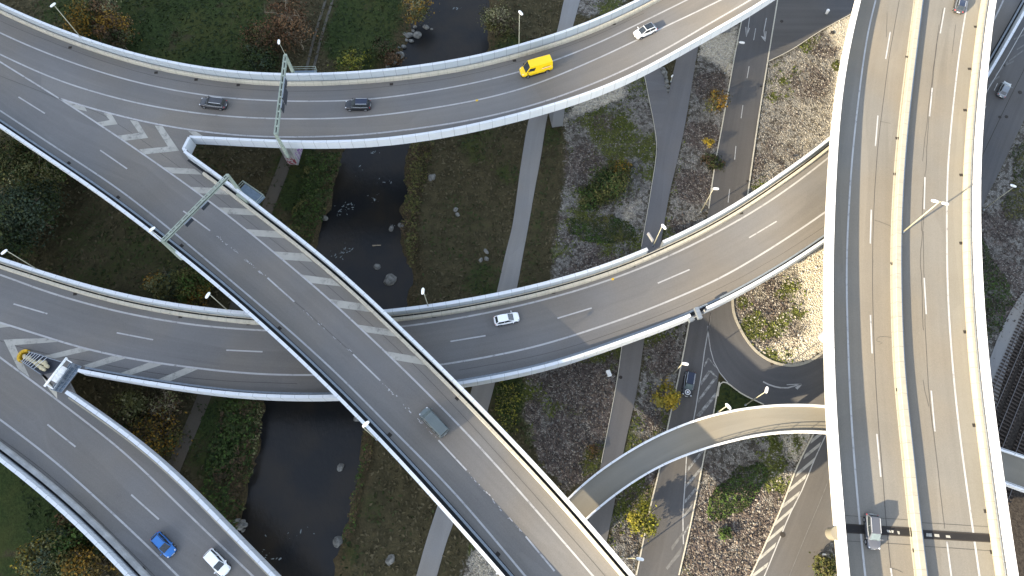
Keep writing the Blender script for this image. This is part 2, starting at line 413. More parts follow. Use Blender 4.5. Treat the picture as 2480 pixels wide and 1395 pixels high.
# T : the top viaduct ----------------------------------------------------------------
T_up = wallpath([(-110, -50), (-60, -22), (0, 8.6), (69, 39), (138, 68), (195, 88), (260, 110), (344, 134), (430, 152), (516, 167), (610, 176), (720, 179), (875, 173), (978, 163), (1116, 143), (1200, 124), (1300, 95), (1338, 86), (1441, 47), (1539, 2), (1640, -52), (1740, -112), (1830, -176)], zT, 0.0, -1)
T_lo = wallpath([(459, 329), (585, 335.5), (700, 341), (827, 341), (944, 334), (1116, 308), (1200, 288), (1300, 263), (1430, 222), (1544, 174), (1716, 77), (1780, 43), (1849, 1), (1930, -55), (2010, -115), (2090, -180)], zT, .40, +1, 5.0, 1.5)
seamTD = curve([(-110, 88), (-60, 118), (0, 152), (141, 238), (300, 296), (450, 344)], zD, 0, 3)
T = empty('viaduct', at(900, 260, zT), 'curved grey viaduct across the top of the picture carrying the yellow van', 'viaduct', 'road viaducts of the interchange')
T_lo_in = np.vstack([seamTD, offset(T_lo, .10)])
surf('road_deck', offset(T_up, -.10), T_lo_in, M['asph'], T, zT)
spanbox('deck_slab', offset(T_up, -.12), T_lo_in, -.80, -.34, 0.0, .985, M['slab'], T, zf=zT)
spanbox('girder', offset(T_up, -.12), T_lo_in, -2.3, -.80, .28, .72, M['slab'], T, zf=zT)
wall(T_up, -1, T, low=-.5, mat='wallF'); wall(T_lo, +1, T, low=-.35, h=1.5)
surf('shoulder_surface', curve([(100, 180), (172, 206), (344, 253), (516, 279), (700, 288), (827, 287), (944, 277), (1116, 251), (1200, 233), (1300, 205), (1372, 174), (1460, 137), (1544, 96), (1640, 51), (1747, 0), (1840, -50)], zT, 0, 3), curve([(100, 212), (143, 238), (241, 268), (344, 294), (447, 313), (585, 330), (700, 334), (827, 332), (944, 323), (1116, 299), (1200, 281), (1300, 256), (1372, 231), (1460, 198), (1544, 159), (1630, 114), (1716, 63), (1819, 5), (1900, -46)], zT, 0, 3), M['asphS'], T, zT, .010)
kerb(T_up, -1, T, .62, 1.02); gap_shade(T_up, -1, T, .40, .61); guard(T_lo, +1, T, .55, .55, w=.22)
lines(T, zT, [
    [(-70, 45), (0, 80), (46, 101), (103, 125), (200, 161), (344, 203), (516, 234), (700, 245), (827, 245), (944, 236), (1116, 208), (1254, 176), (1341, 148), (1430, 113), (1510, 76), (1590, 36), (1665, 0), (1750, -45), (1850, -108)],
    [(-70, 97), (0, 132), (80, 169), (172, 206), (344, 253), (516, 279), (700, 288), (827, 287), (944, 277), (1116, 251), (1200, 233), (1300, 205), (1372, 174), (1460, 137), (1544, 96), (1640, 51), (1747, 0), (1840, -50), (1930, -110)],
    ([(143, 238), (190, 254), (241, 268), (344, 294), (447, 313), (585, 329), (700, 332), (827, 330), (944, 320), (1116, 296), (1200, 278), (1300, 253), (1372, 228), (1460, 194), (1544, 155), (1630, 110), (1716, 58), (1819, 0), (1900, -52), (1990, -112)], 'edge', .30)], [])
polys('survey_mark', T, zT, [[(1152, 242), (1158, 241), (1158, 245), (1152, 246)]], 'dot', .04)
drains(T, zT, [(170, 115), (378, 176), (475, 193), (577, 206), (948, 204), (1246, 147), (1487, 58)], .1)
crackline(T, zT, [(-60, 20), (0, 52), (115, 98), (241, 146), (378, 186), (516, 209), (700, 221), (841, 219), (980, 205), (1116, 186), (1300, 138), (1440, 88), (1560, 32)], .05, .03)
crackline(T, zD, [(-20, 175), (30, 198), (100, 219), (142, 240)], .05, .05)
for px, py, wx, wy, in ((715, 396, 2.1, 6.0), (1344, 304, 2.2, 5.5), (1752, 76, 2.2, 3.5)):
    g = at(px, py)
    P = MB(); z1 = zT(g[0], g[1]) - 1.6; P.box((g[0], g[1] + wy / 2 - .3, z1 / 2 - .5), (wx, wy, z1 + 1), -.12 if px < 800 else .18)
    pr = P.build('pier', M['wall'] if px > 800 else M['slab'], T, bevel=.05)
    if px < 800:
        for side, (u0, u1), c in ((0, (-.95, .95), 'graffiti_red'), (1, (-2.4, 2.4), 'graffiti_violet')):
            t = NT(c); q = t.pos(); nn = t.noise(t.mapping(q, (1, 1, .8)), 1.9, 3, .6)
            a = (.25, .03, .05) if side == 0 else (.22, .10, .28)
            t.col(t.mix(t.math('GREATER_THAN', nn, .49), a, (.45, .44, .45))); M[c] = t.m
            ca, sa = math.cos(-.12), math.sin(-.12); cx, cy = g[0], g[1] + wy / 2 - .3; V = []
            for k in range(13):
                u = u0 + (u1 - u0) * k / 12; h = 2.6 + .7 * math.sin(k * 2.1) + .5 * rng.random()
                lx, ly = (u, -wy / 2 - .02) if side == 0 else (wx / 2 + .02, u)
                for z in (.15, h): V.append((cx + ca * lx - sa * ly, cy + sa * lx + ca * ly, z))
            link('graffiti', mesh_from('graffiti', V, [(2 * k, 2 * k + 2, 2 * k + 3, 2 * k + 1) for k in range(12)], M[c]), None, T)

# D : the diagonal viaduct -------------------------------------------------------------
D_up = wallpath([(446, 366), (493, 400), (548, 438), (600, 480), (650, 519), (712, 566), (769, 612), (855, 686), (937, 763), (1025, 848), (1109, 931), (1200, 1025), (1300, 1130), (1372, 1209), (1450, 1298), (1530, 1391), (1600, 1475)], zD, .20, -1)
D_lo = wallpath([(-110, 232), (-60, 264), (0, 303), (57, 343), (115, 381), (201, 439), (231, 460), (300, 511), (361, 557), (396, 586), (482, 654), (602, 757), (702, 847), (798, 940), (874, 1017), (924, 1068), (1006, 1157), (1116, 1280), (1216, 1393), (1290, 1480)], zD, .20, +1)
Dv = empty('viaduct', at(850, 850, zD), 'straightest viaduct running diagonally from upper left to bottom centre, with pale hatched strip', 'viaduct', 'road viaducts of the interchange')
D_up_in = np.vstack([seamTD[:-3], offset(D_up, -.10)])
surf('road_deck', D_up_in, offset(D_lo, .10), M['asph'], Dv, zD, -.004)
spanbox('deck_slab', D_up_in, offset(D_lo, .12), -.55, -.04, 0, 1, M['slab'], Dv)
spanbox('girder', D_up_in, offset(D_lo, .12), -2.2, -.55, .28, .72, M['slab'], Dv)
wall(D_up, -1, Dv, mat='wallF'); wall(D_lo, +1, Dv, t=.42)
a, b, c0 = at(457, 329, zD, WH), at(437, 360, zD, WH), at(447, 366, zD, WH)
nose = resample(np.array([T_lo[0] + (0, 0, 0), [b[0], b[1], 14.5], [D_up[0][0], D_up[0][1], 14.5]]), .6); nose[:, 2] = 14.5
wall(nose, +1, Dv, t=.40, low=-.6, h=1.8)
surf('shoulder_surface', curve([(150, 243), (310, 348), (471, 461), (600, 559), (700, 642), (793, 721), (930, 849), (1020, 937), (1116, 1034), (1200, 1124), (1300, 1238), (1437, 1395), (1500, 1470)], zD, 0, 3), np.vstack([curve([(150, 243), (250, 272), (350, 300), (436, 350)], zD, 0, 0)[:-1], offset(D_up, -1.25)]), M['asphS'], Dv, zD, .010)
kerb(offset(D_up, 0)[3:], -1, Dv, .85, 1.30); guard(D_lo, +1, Dv, .95, .8, w=.34); gap_shade(D_lo, 1, Dv, .42, 1.40); gap_shade(D_up, -1, Dv, .40, .84)
lines(Dv, zD, [
    [(-90, 208), (-60, 228), (0, 268), (57, 305), (115, 344), (195, 396), (292, 461), (413, 556), (516, 643), (600, 714), (700, 799), (827, 915), (944, 1034), (1082, 1172), (1180, 1285), (1268, 1390), (1330, 1465)],
    [(-90, 92), (0, 150), (141, 237), (310, 348), (471, 461), (600, 559), (700, 642), (793, 721), (930, 849), (1020, 937), (1116, 1034), (1200, 1124), (1300, 1238), (1437, 1395), (1500, 1470)]],
    [(45, 235, 109, 275), (243, 364, 308, 409), (444, 511, 509, 559), (648, 673, 713, 731), (855, 858, 921, 922), (1062, 1066, 1130, 1139), (1273, 1299, 1343, 1383)])
polys('chevron_marking', Dv, zD, [
    [(148, 239), (206, 260), (211, 270), (182, 263)],
    [(251, 274), (270, 276), (285, 301), (246, 306), (234, 297), (266, 291)],
    [(315, 291), (334, 294), (359, 334), (303, 341), (284, 329), (337, 322)],
    [(375, 304), (394, 306), (434, 365), (351, 374), (337, 362), (407, 355)],
    [(454, 316), (475, 319), (494, 331), (471, 330)],
    [(396, 405), (471, 409), (489, 423), (418, 420)], [(462, 453), (541, 456), (556, 472), (483, 468)],
    [(527, 502), (602, 506), (621, 522), (550, 518)], [(594, 555), (669, 560), (689, 577), (619, 572)],
    [(663, 609), (734, 614), (757, 634), (685, 629)], [(728, 665), (803, 675), (827, 694), (751, 685)],
    [(797, 724), (875, 735), (898, 756), (819, 745)], [(864, 786), (939, 797), (963, 816), (888, 805)],
    [(931, 850), (1006, 863), (1033, 885), (957, 872)]], 'hatch')
flatpoly('nose_slab', [at(x, y, zD, -.03) for x, y in [(330, 290), (400, 300), (470, 318), (472, 332), (452, 340), (440, 370), (410, 372), (360, 340)]], M['asph'], Dv)
drains(Dv, zD, [(167, 395), (286, 478), (440, 595), (944, 1053), (677, 795), (1107, 965), (1206, 1342)], -.7)
crackline(Dv, zD, [(170, 252), (230, 262), (300, 310), (400, 378), (480, 440), (560, 503), (640, 566), (720, 628), (800, 698), (880, 768), (960, 842), (1035, 915), (1120, 1005), (1240, 1138), (1340, 1250), (1470, 1400)], .05, .02)
crackline(Dv, zD, [(713, 731), (745, 758), (780, 790), (820, 825), (855, 858)], .05, .10)
mb = MB()
for s0, s1 in (((590, 625), (648, 673)), ((735, 750), (850, 853)), ((925, 927), (1058, 1062)), ((1135, 1145), (1268, 1294)), ((520, 568), (575, 612))):
    for k in range(26):
        f = rng.random(); p = at(s0[0] + (s1[0] - s0[0]) * f + rng.normal(0, 1.3), s0[1] + (s1[1] - s0[1]) * f + rng.normal(0, 1.3), zD)
        mb.box((p[0], p[1], p[2] + .01), (.08 + .5 * rng.random() ** 3, .05 + .09 * rng.random(), .012), -.8)
tag(mb.build('worn_line_specks', M['edge'], Dv), kind='stuff')
for px, py in ((250, 360), (700, 740), (1060, 1090)):
    p = at(px, py, zD); pier(Dv, p[0], p[1], 12.5, 5.5, 1.8, .8)

# M : the curved middle viaduct ---------------------------------------------------------
M_up = wallpath([(-110, 588), (-60, 603), (0, 622), (103, 657), (241, 698), (344, 722), (482, 744), (599, 756), (700, 762), (820, 760), (930, 752), (1047, 738), (1185, 714), (1300, 690), (1338, 679), (1475, 639), (1579, 596), (1716, 532), (1780, 494), (1832, 461), (1920, 399), (2012, 332), (2110, 240), (2200, 140), (2290, 10), (2330, -60)], zM, 0, -1, 6)
M_lo = wallpath([(188, 897), (241, 908), (344, 925), (442, 940), (516, 950), (600, 958), (700, 962), (820, 961), (960, 951), (1116, 929), (1200, 914), (1300, 894), (1372, 875), (1510, 825), (1600, 794), (1690, 758), (1783, 712), (1883, 656), (1995, 584), (2100, 506), (2200, 424), (2300, 325), (2389, 189), (2480, 31), (2530, -60)], zM, .20, +1, 5)
seamMB = curve([(-110, 765), (-60, 782), (0, 806), (60, 834), (125, 868), (178, 893)], zM, 0, 3)
Mv = empty('viaduct', at(1300, 790, zM), 'curved viaduct passing under the diagonal one, carrying a single white car', 'viaduct', 'road viaducts of the interchange')
M_lo_in = np.vstack([seamMB, offset(M_lo, .10)])
surf('road_deck', offset(M_up, -.10), M_lo_in, M['asph'], Mv, zM)
spanbox('deck_slab', offset(M_up, -.12), M_lo_in, -.55, -.04, 0, 1, M['slab'], Mv)
spanbox('girder', offset(M_up, -.12), M_lo_in, -2.0, -.55, .28, .72, M['slab'], Mv)
xj1 = at(1586, 590, zM, WH)[0]; xj2 = at(1690, 757, zM, WH)[0]
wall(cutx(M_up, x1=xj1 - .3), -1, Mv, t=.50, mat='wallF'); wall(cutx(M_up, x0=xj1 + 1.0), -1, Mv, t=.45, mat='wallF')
wall(cutx(M_lo, x1=xj2 - .6), +1, Mv, t=.45); wall(cutx(M_lo, x0=xj2 + .6), +1, Mv, t=.40)
kerb(M_up, -1, Mv, 1.0, 1.5); guard(M_up, -1, Mv, .62, .9, w=.12, mat='conc'); guard(M_lo, +1, Mv, .90, .8, w=.30); gap_shade(M_lo, 1, Mv, .45, 1.3); gap_shade(M_up, -1, Mv, .5, .98)
lines(Mv, zM, [
    [(-80, 640), (-60, 645), (0, 664), (103, 704), (241, 744), (344, 767), (482, 789), (647, 801), (800, 804), (972, 792), (1116, 770), (1200, 754), (1338, 721), (1475, 679), (1613, 624), (1751, 555), (1873, 482), (2007, 382), (2120, 280), (2220, 160), (2310, 20), (2350, -60)],
    [(-80, 757), (-60, 763), (0, 781), (103, 813), (172, 836), (310, 868), (447, 888), (600, 905), (762, 909), (900, 903), (1068, 884), (1200, 861), (1300, 840), (1372, 818), (1544, 760), (1716, 688), (1780, 655), (1900, 581), (2000, 513), (2110, 430), (2210, 335), (2310, 208), (2410, 45), (2430, 0), (2460, -70)]],
    [(33, 736, 115, 760), (283, 806, 371, 823), (548, 848, 636, 852), (1091, 827, 1176, 813), (1350, 771, 1433, 746), (1593, 686, 1670, 653), (1814, 576, 1881, 536)], wS=.30)
polys('chevron_marking', Mv, zM, [
    [(9, 823), (40, 821), (112, 819), (140, 828), (36, 836), (72, 914), (64, 908), (44, 893)],
    [(-60, 770), (0, 783), (26, 791), (-10, 795), (-60, 800)],
    [(193, 841), (220, 848), (134, 868), (103, 863)], [(276, 861), (305, 868), (224, 892), (200, 886)],
    [(361, 878), (394, 883), (315, 909), (288, 905)], [(452, 890), (482, 893), (408, 925), (378, 921)]], 'hatch')
polys('survey_mark', Mv, zM, [[(1481, 674), (1487, 673), (1487, 678), (1481, 679)]], 'dot', .04)
drains(Mv, zM, [(182, 712), (437, 767), (602, 784), (1051, 766), (1340, 708), (1534, 644), (1795, 516)], .1)
crackline(Mv, zM, [(-40, 812), (0, 826), (66, 848), (130, 862), (200, 872), (300, 893), (400, 907), (500, 920), (620, 927), (720, 929)], .06, .04)
crackline(Mv, zM, [(1110, 897), (1200, 881), (1300, 863), (1372, 844), (1544, 785), (1716, 712), (1860, 636), (1998, 548)], .05, .02)
mb = MB(); p = at(1590, 588, zM, WH); mb.box((p[0] - .9, p[1] + 1.2, p[2] - .3), (.28, 1.7, .7), .45); mb.build('joint_cover_plate', M['wallR'], Mv)
mb = MB(); p = at(1690, 760, zM, WH); mb.box((p[0], p[1], p[2] + .2), (.7, 2.0, .7), .25); mb.box((p[0] - .9, p[1] - .7, p[2] - 1), (.9, .6, .8), .45); mb.build('joint_cover_plate', M['steel'], Mv)
for px, py in ((300, 830), (850, 860), (1480, 750), (1860, 600)):
    p = at(px, py, zM); pier(Mv, p[0], p[1], 6.5, 1.6, 5.0, .1 if px < 1000 else .5)

# B : the bottom-left viaduct ---------------------------------------------------------------
B_up = wallpath([(160, 948), (241, 1004), (344, 1080), (447, 1173), (550, 1280), (661, 1393), (730, 1465)], zM, .20, -1)
B_lo = wallpath([(-110, 1030), (-60, 1068), (0, 1113), (69, 1166), (172, 1256), (240, 1322), (310, 1396), (370, 1460)], zM, .20, +1)
Bv = empty('viaduct', at(330, 1200, zM), 'viaduct in the bottom left corner carrying a blue and a white car', 'viaduct', 'road viaducts of the interchange')
B_up_in = np.vstack([seamMB[:-2], offset(B_up, -.1)])
surf('road_deck', B_up_in, offset(B_lo, .10), M['asph'], Bv, zM, -.004)
spanbox('deck_slab', B_up_in, offset(B_lo, .12), -.55, -.04, 0, 1, M['slab'], Bv)
spanbox('girder', B_up_in, offset(B_lo, .12), -2.0, -.55, .28, .72, M['slab'], Bv)
wall(B_up, -1, Bv, t=.48); wall(B_lo, +1, Bv, t=.45)
guard(B_up, -1, Bv, .85, .8, w=.2, mat='concR'); kerb(B_lo, +1, Bv, .95, 1.6, .8, 'slab'); gap_shade(B_lo, 1, Bv, .45, .94); gap_shade(B_up, -1, Bv, .48, .84)
lines(Bv, zM, [
    [(-90, 950), (0, 1016), (60, 1060), (138, 1121), (205, 1180), (275, 1245), (350, 1315), (430, 1393), (500, 1465)],
    [(-90, 795), (-60, 820), (0, 866), (69, 916), (172, 994), (310, 1103), (447, 1237), (612, 1394), (680, 1462)]],
    [(115, 1028, 183, 1082), (318, 1198, 385, 1258), (520, 1384, 580, 1444), (-75, 878, -10, 928)])
drains(Bv, zM, [(152, 1198), (347, 1378)], -.7)
crackline(Bv, zM, [(0, 1062), (100, 1133), (200, 1222), (300, 1320), (372, 1392), (420, 1440)], .05, .02)
pr = at(330, 1200, zM); pier(Bv, pr[0], pr[1], 6.5, 5.0, 1.8, .8)

# R : the tall sunlit viaduct on the right ---------------------------------------------------
R_l = wallpath([(2115, -110), (2098, -60), (2083, 0), (2055, 120), (2036, 241), (2026, 360), (2020, 470), (2014, 666), (2015, 790), (2018, 915), (2025, 1053), (2036, 1190), (2053, 1395), (2061, 1470), (2072, 1560)], zR, .35, +1)
R_r = wallpath([(2432, -110), (2425, -60), (2411, 0), (2392, 172), (2380, 310), (2374, 450), (2377, 632), (2387, 790), (2399, 925), (2417, 1053), (2440, 1225), (2465, 1395), (2478, 1470), (2494, 1560)], zR, 0, -1)
Rv = empty('viaduct', at(2200, 700, zR), 'tall sunlit viaduct with two carriageways running down the right side', 'viaduct', 'road viaducts of the interchange')
surf('road_deck', offset(R_l, .1), offset(R_r, -.1), M['asphR'], Rv, zR, 0, 12)
spanbox('deck_slab', offset(R_l, .12), offset(R_r, -.12), -.5, -.04, 0, 1, M['slab'], Rv)
spanbox('girder', offset(R_l, .12), offset(R_r, -.12), -2.6, -.5, .28, .72, M['slab'], Rv)
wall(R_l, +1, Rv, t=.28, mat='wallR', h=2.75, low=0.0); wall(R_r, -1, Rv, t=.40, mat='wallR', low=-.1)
surf('shoulder_surface', curve([(2352, -60), (2344, 0), (2327, 100), (2310, 241), (2297, 378), (2293, 480), (2293, 598), (2296, 735), (2306, 873), (2310, 925), (2324, 1053), (2345, 1207), (2372, 1395), (2384, 1480)], zR, 0, 3), cutx(offset(R_r, -1.5), y0=-6, y1=96), M['asphH'], Rv, zR, .012)
loft('concrete_barrier', R_r, [(-.70, -.02), (-.70, .8), (-1.2, .8), (-1.55, .22), (-1.55, -.02)], M['concR'], Rv); guard(R_r, -1, Rv, .74, 1.0, w=.08, mat='steel')
med = curve([(2242, -110), (2235, -50), (2228, 0), (2213, 120), (2198, 241), (2185, 370), (2178, 480), (2174, 598), (2175, 700), (2177, 780), (2184, 930), (2199, 1053), (2218, 1242), (2236, 1395), (2245, 1460), (2258, 1560)], zR, .8)
med[:, 2] -= .8
yj0 = at(2100, 1263, zR)[1]; yj1 = at(2100, 1310, zR)[1]
for part in (med,):
    loft('median_barrier', part, [(-.45, -.02), (-.42, .95), (-.35, 1.08), (.35, 1.08), (.42, .95), (.45, -.02)], M['concR'], Rv)
guard(med, 1, Rv, .55, .6, w=.2, mat='steel')
loft('kerb_strip', med, [(-.80, .02), (-.65, .05), (-.60, .02)], M['concR'], Rv, closed=False)
lines(Rv, zR, [
    [(2136, -60), (2121, 0), (2100, 86), (2079, 241), (2064, 378), (2057, 480), (2051, 598), (2050, 701), (2055, 873), (2057, 930), (2064, 1053), (2078, 1225), (2095, 1395), (2105, 1480)],
    [(2352, -60), (2344, 0), (2327, 100), (2310, 241), (2297, 378), (2293, 480), (2293, 598), (2296, 735), (2306, 873), (2310, 925), (2324, 1053), (2345, 1207), (2372, 1395), (2384, 1480)],
    ([(2228, -60), (2217, 0), (2198, 132), (2180, 275), (2166, 430), (2160, 598), (2160, 701), (2165, 873), (2170, 925), (2184, 1087), (2202, 1242), (2219, 1395), (2228, 1480)], 'concR', .22)],
    [(2156, 77, 2145, 143), (2126, 280, 2120, 354), (2110, 508, 2107.6, 590), (2108, 763, 2112, 856), (2123.5, 1051, 2133, 1155), (2157, 1376, 2170, 1470), (2176, -60, 2170, -25),
     (2288, 19, 2277, 81), (2257.6, 213, 2251, 282), (2240, 429, 2238, 507), (2238, 673, 2243, 761), (2255, 946, 2264, 1045), (2293, 1312, 2305, 1405)])
drains(Rv, zR, [(2197, 138), (2173, 335), (2168, 422), (2363, 65), (2348, 167), (2337, 267), (2328, 424), (2161, 639), (2328, 589), (2338, 804), (2174, 944), (2360, 1030), (2388, 1238), (2403, 1337), (2214, 1333)])
crackline(Rv, zR, [(2178, 0), (2156, 120), (2142, 220), (2126, 350), (2117, 480), (2113, 600), (2114, 760), (2122, 960), (2136, 1130), (2146, 1270), (2160, 1400)], .07, .02)
crackline(Rv, zR, [(2284, 20), (2272, 90), (2260, 180), (2250, 280), (2243, 380), (2236, 470), (2232, 560)], .06, .12, sig=1.5); crackline(Rv, zR, [(2274, 60), (2262, 160), (2245, 300), (2234, 390)], .05, .10, sig=1.5)
crackline(Rv, zR, [(2236, 520), (2230, 580), (2229, 640), (2234, 700), (2236, 800)], .06, .18, sig=1.5); crackline(Rv, zR, [(2236, 560), (2238, 700), (2243, 850), (2250, 960), (2262, 1060), (2276, 1180), (2288, 1280)], .06, .05, sig=2)
crackline(Rv, zR, [(2236, 920), (2244, 960), (2250, 985)], .05, .12, sig=1); crackline(Rv, zR, [(2118, 533), (2135, 536), (2158, 548)], .05, .1, sig=1); crackline(Rv, zR, [(2131, 294), (2157, 299)], .05, .06, sig=1)
crackline(Rv, zR, [(2160, 817), (2140, 815), (2122, 814), (2122, 832), (2134, 825), (2142, 830), (2130, 834)], .04, .05, sig=.5); crackline(Rv, zR, [(2148, 30), (2146, 90)], .05, .05, sig=1); crackline(Rv, zR, [(2314, 60), (2306, 130)], .05, .05, sig=1)
crackline(Rv, zR, [(2160, 1376), (2175, 1380), (2186, 1386)], .05, .05, sig=.5)
for x0, y0, x1, y1 in ((2043, 1248, 2210, 1260), (2047, 1310, 2212, 1320), (2232, 1266, 2400, 1276), (2236, 1323, 2402, 1334)): crackline(Rv, zR, [(x0, y0), ((x0 + x1) / 2, (y0 + y1) / 2), (x1, y1)], .05, .02)
polys('expansion_joint', Rv, zR, [[(2045, 1268), (2212, 1278), (2212, 1300), (2047, 1290)], [(2231, 1283), (2401, 1293), (2403, 1314), (2234, 1305)]], 'bandb', .034)
polys('joint_steel_strip', Rv, zR, [[(2045, 1268), (2212, 1278), (2212, 1281), (2045, 1271)], [(2047, 1288), (2212, 1297), (2212, 1300), (2047, 1291)], [(2231, 1283), (2401, 1293), (2401, 1296), (2231, 1286)], [(2234, 1302), (2403, 1311), (2403, 1314), (2234, 1305)]], 'drain', .040)
polys('joint_patch', Rv, zR, [[(2147, 1283), (2155, 1284), (2158, 1290), (2149, 1289)], [(2158, 1284), (2164, 1285), (2163, 1291), (2159, 1290)], [(2172, 1286), (2178, 1287), (2179, 1294), (2175, 1294)], [(2243, 1291), (2256, 1292), (2257, 1300), (2243, 1299)], [(2262, 1293), (2274, 1294), (2275, 1301), (2263, 1300)], [(2290, 1296), (2300, 1297), (2302, 1303), (2291, 1302)]], 'hatch', .046)
p = at(2026, 1292, zR, .5); MB().tube((p[0], p[1], 15.3), (p[0], p[1], 17.4), .85, .85, 28).tube((p[0], p[1], 17.4), (p[0], p[1], 17.5), .95, .95, 28).build('joint_drum', M['conc'], Rv)
p = at(2005, 810, zR, 0); MB().tube((p[0], p[1], 15.0), (p[0], p[1], 16.6), .9, .9, 28).build('joint_drum', M['wallR'], Rv)
for py in (150, 520, 880, 1250):
    p = at(2200, py, zR); pier(Rv, p[0], p[1], 14.0, 5.0, 2.0, 0)

# P : the slim curved bridge ------------------------------------------------------------------
P_up = curve([(1200, 1390), (1300, 1285), (1374, 1207), (1424, 1159), (1492, 1111), (1572, 1063), (1682, 1016), (1785, 990), (1883, 979), (1998, 981), (2130, 1002), (2280, 1040), (2420, 1086), (2480, 1105), (2560, 1134)], zP, .35, 3); P_up[:, 2] -= .35
P_lo = curve([(1250, 1450), (1350, 1332), (1420, 1257), (1492, 1197), (1596, 1130), (1709, 1086), (1819, 1057), (1883, 1047), (2000, 1046), (2130, 1068), (2280, 1115), (2437, 1172), (2480, 1187), (2560, 1216)], zP, .35, 3); P_lo[:, 2] -= .35
Pv = empty('footbridge', at(1700, 1050, zP), 'slim curved bridge with thin white rails passing below the sunlit viaduct', 'bridge')
surf('road_deck', offset(P_up, -.1), offset(P_lo, .1), M['pathP'], Pv, zP)
spanbox('deck_slab', offset(P_up, .0), offset(P_lo, .0), -.9, -.04, 0, 1, M['wallR'], Pv)
for P, s in ((P_up, -1), (P_lo, 1)):
    loft('kerb', P, [(-s * .05, -.6), (-s * .05, .35), (s * .25, .35), (s * .25, -.02)], M['wallR'], Pv)
    for h, w in ((1.15, .07), (.75, .04)): loft('handrail', P, [(s * .08, h - w), (s * .08, h), (s * (.08 + w), h), (s * (.08 + w), h - w)], M['chrome'], Pv)
    posts(resample(offset(P, s * .12), 3.2), 1.12, Pv, .06, 'railing_post', 'chrome')
for px, py in ((1500, 1150), (1900, 1015)):
    p = at(px, py, zP); pier(Pv, p[0], p[1], 6.0, 1.0, 1.0, .4)

# ------------------------------------------------------------------ terrain
def pw(L, zf=zG): return np.array([at(x, y, zf)[:2] for x, y in L])
rivL = curve([(1060, -110), (1040, -60), (1012, 0), (997, 45), (979, 113), (948, 162), (900, 240), (860, 300), (834, 365), (827, 389), (810, 430), (803, 470), (786, 529), (772, 560), (755, 640), (730, 720), (700, 800), (660, 900), (637, 970), (630, 1046), (619, 1121), (599, 1173), (592, 1242), (578, 1300), (560, 1395), (550, 1500), (530, 1700)], zG, -1.3, 1.2, 1.0)
rivR = curve([(1200, -110), (1195, -60), (1183, 0), (1182, 100), (1171, 127), (1110, 200), (1040, 280), (989, 358), (985, 430), (985, 470), (975, 512), (982, 604), (999, 666), (982, 746), (940, 830), (890, 930), (868, 990), (879, 1028), (872, 1121), (851, 1183), (841, 1259), (824, 1304), (810, 1395), (800, 1500), (790, 1700)], zG, -1.3, 1.2, 1.0)
rivP = np.vstack([[rivL[0][0] + 60, rivL[0][1] + 300, -1.3], rivL, rivR[::-1], [rivR[0][0] + 60, rivR[0][1] + 300, -1.3]])[:, :2]
def sdf(X, Y, P):
    """signed distance (negative inside) of points to a polygon"""
    P = np.asarray(P)[:, :2]; d = np.full(X.shape, 1e9); inside = np.zeros(X.shape, bool)
    for i in range(len(P)):
        a = P[i]; b = P[(i + 1) % len(P)]; e = b - a; L = e @ e + 1e-9
        t = np.clip(((X - a[0]) * e[0] + (Y - a[1]) * e[1]) / L, 0, 1)
        d = np.minimum(d, (X - a[0] - t * e[0]) ** 2 + (Y - a[1] - t * e[1]) ** 2)
        c = ((a[1] > Y) != (b[1] > Y)) & (X < (b[0] - a[0]) * (Y - a[1]) / (b[1] - a[1] + 1e-12) + a[0]); inside ^= c
    d = np.sqrt(d); return np.where(inside, -d, d)
def vnoise(X, Y, sc, seed):
    r = np.random.default_rng(seed); G = r.random((257, 257)); x = (X / sc) % 256; y = (Y / sc) % 256
    i = x.astype(int); j = y.astype(int); fx = x - i; fy = y - j; fx = fx * fx * (3 - 2 * fx); fy = fy * fy * (3 - 2 * fy)
    return (G[i, j] * (1 - fx) + G[i + 1, j] * fx) * (1 - fy) + (G[i, j + 1] * (1 - fx) + G[i + 1, j + 1] * fx) * fy
def fbm(X, Y, sc, seed): return (vnoise(X, Y, sc, seed) + .5 * vnoise(X, Y, sc / 2.1, seed + 1) + .25 * vnoise(X, Y, sc / 4.3, seed + 2)) / 1.75
def zone(X, Y, L, soft=1.0):
    return np.clip(.5 - sdf(X, Y, pw(L)) / (2 * soft), 0, 1)
def blob(X, Y, px, py, r, soft=.5, zf=zG):
    p = at(px, py, zf); d = np.hypot(X - p[0], Y - p[1]) / r; return np.clip((1 - d) / soft + .5, 0, 1)
fx = np.arange(-150, 152, .75); fy = np.arange(-40, 160, .75)
def grow(a, far, ratio=1.35):
    st = a[-1] - a[-2]; out = [a[-1]]
    while out[-1] < far: st *= ratio; out.append(out[-1] + st)
    return out[1:]
gx = np.r_[-np.array(grow(list(-fx[::-1]), 4000))[::-1], fx, grow(list(fx), 4000)]
gy = np.r_[-np.array(grow(list(-fy[::-1]), 4000))[::-1], fy, grow(list(fy), 4000)]
GX, GY = np.meshgrid(gx, gy, indexing='ij')
near = (np.abs(GX) < 150.1) & (GY > -40.1) & (GY < 160.1)
dr = np.full(GX.shape, 50.0); dr[near] = sdf(GX[near], GY[near], rivP)
dr_n = dr + (fbm(GX, GY, 3.0, 5) - .5) * 2.4
z = np.where(dr_n < 0, np.maximum(-2.6, -1.25 + dr_n * .55), np.minimum(0.0, -1.25 + dr_n * .36))
z = z - np.where(dr > 8, .03, 0)
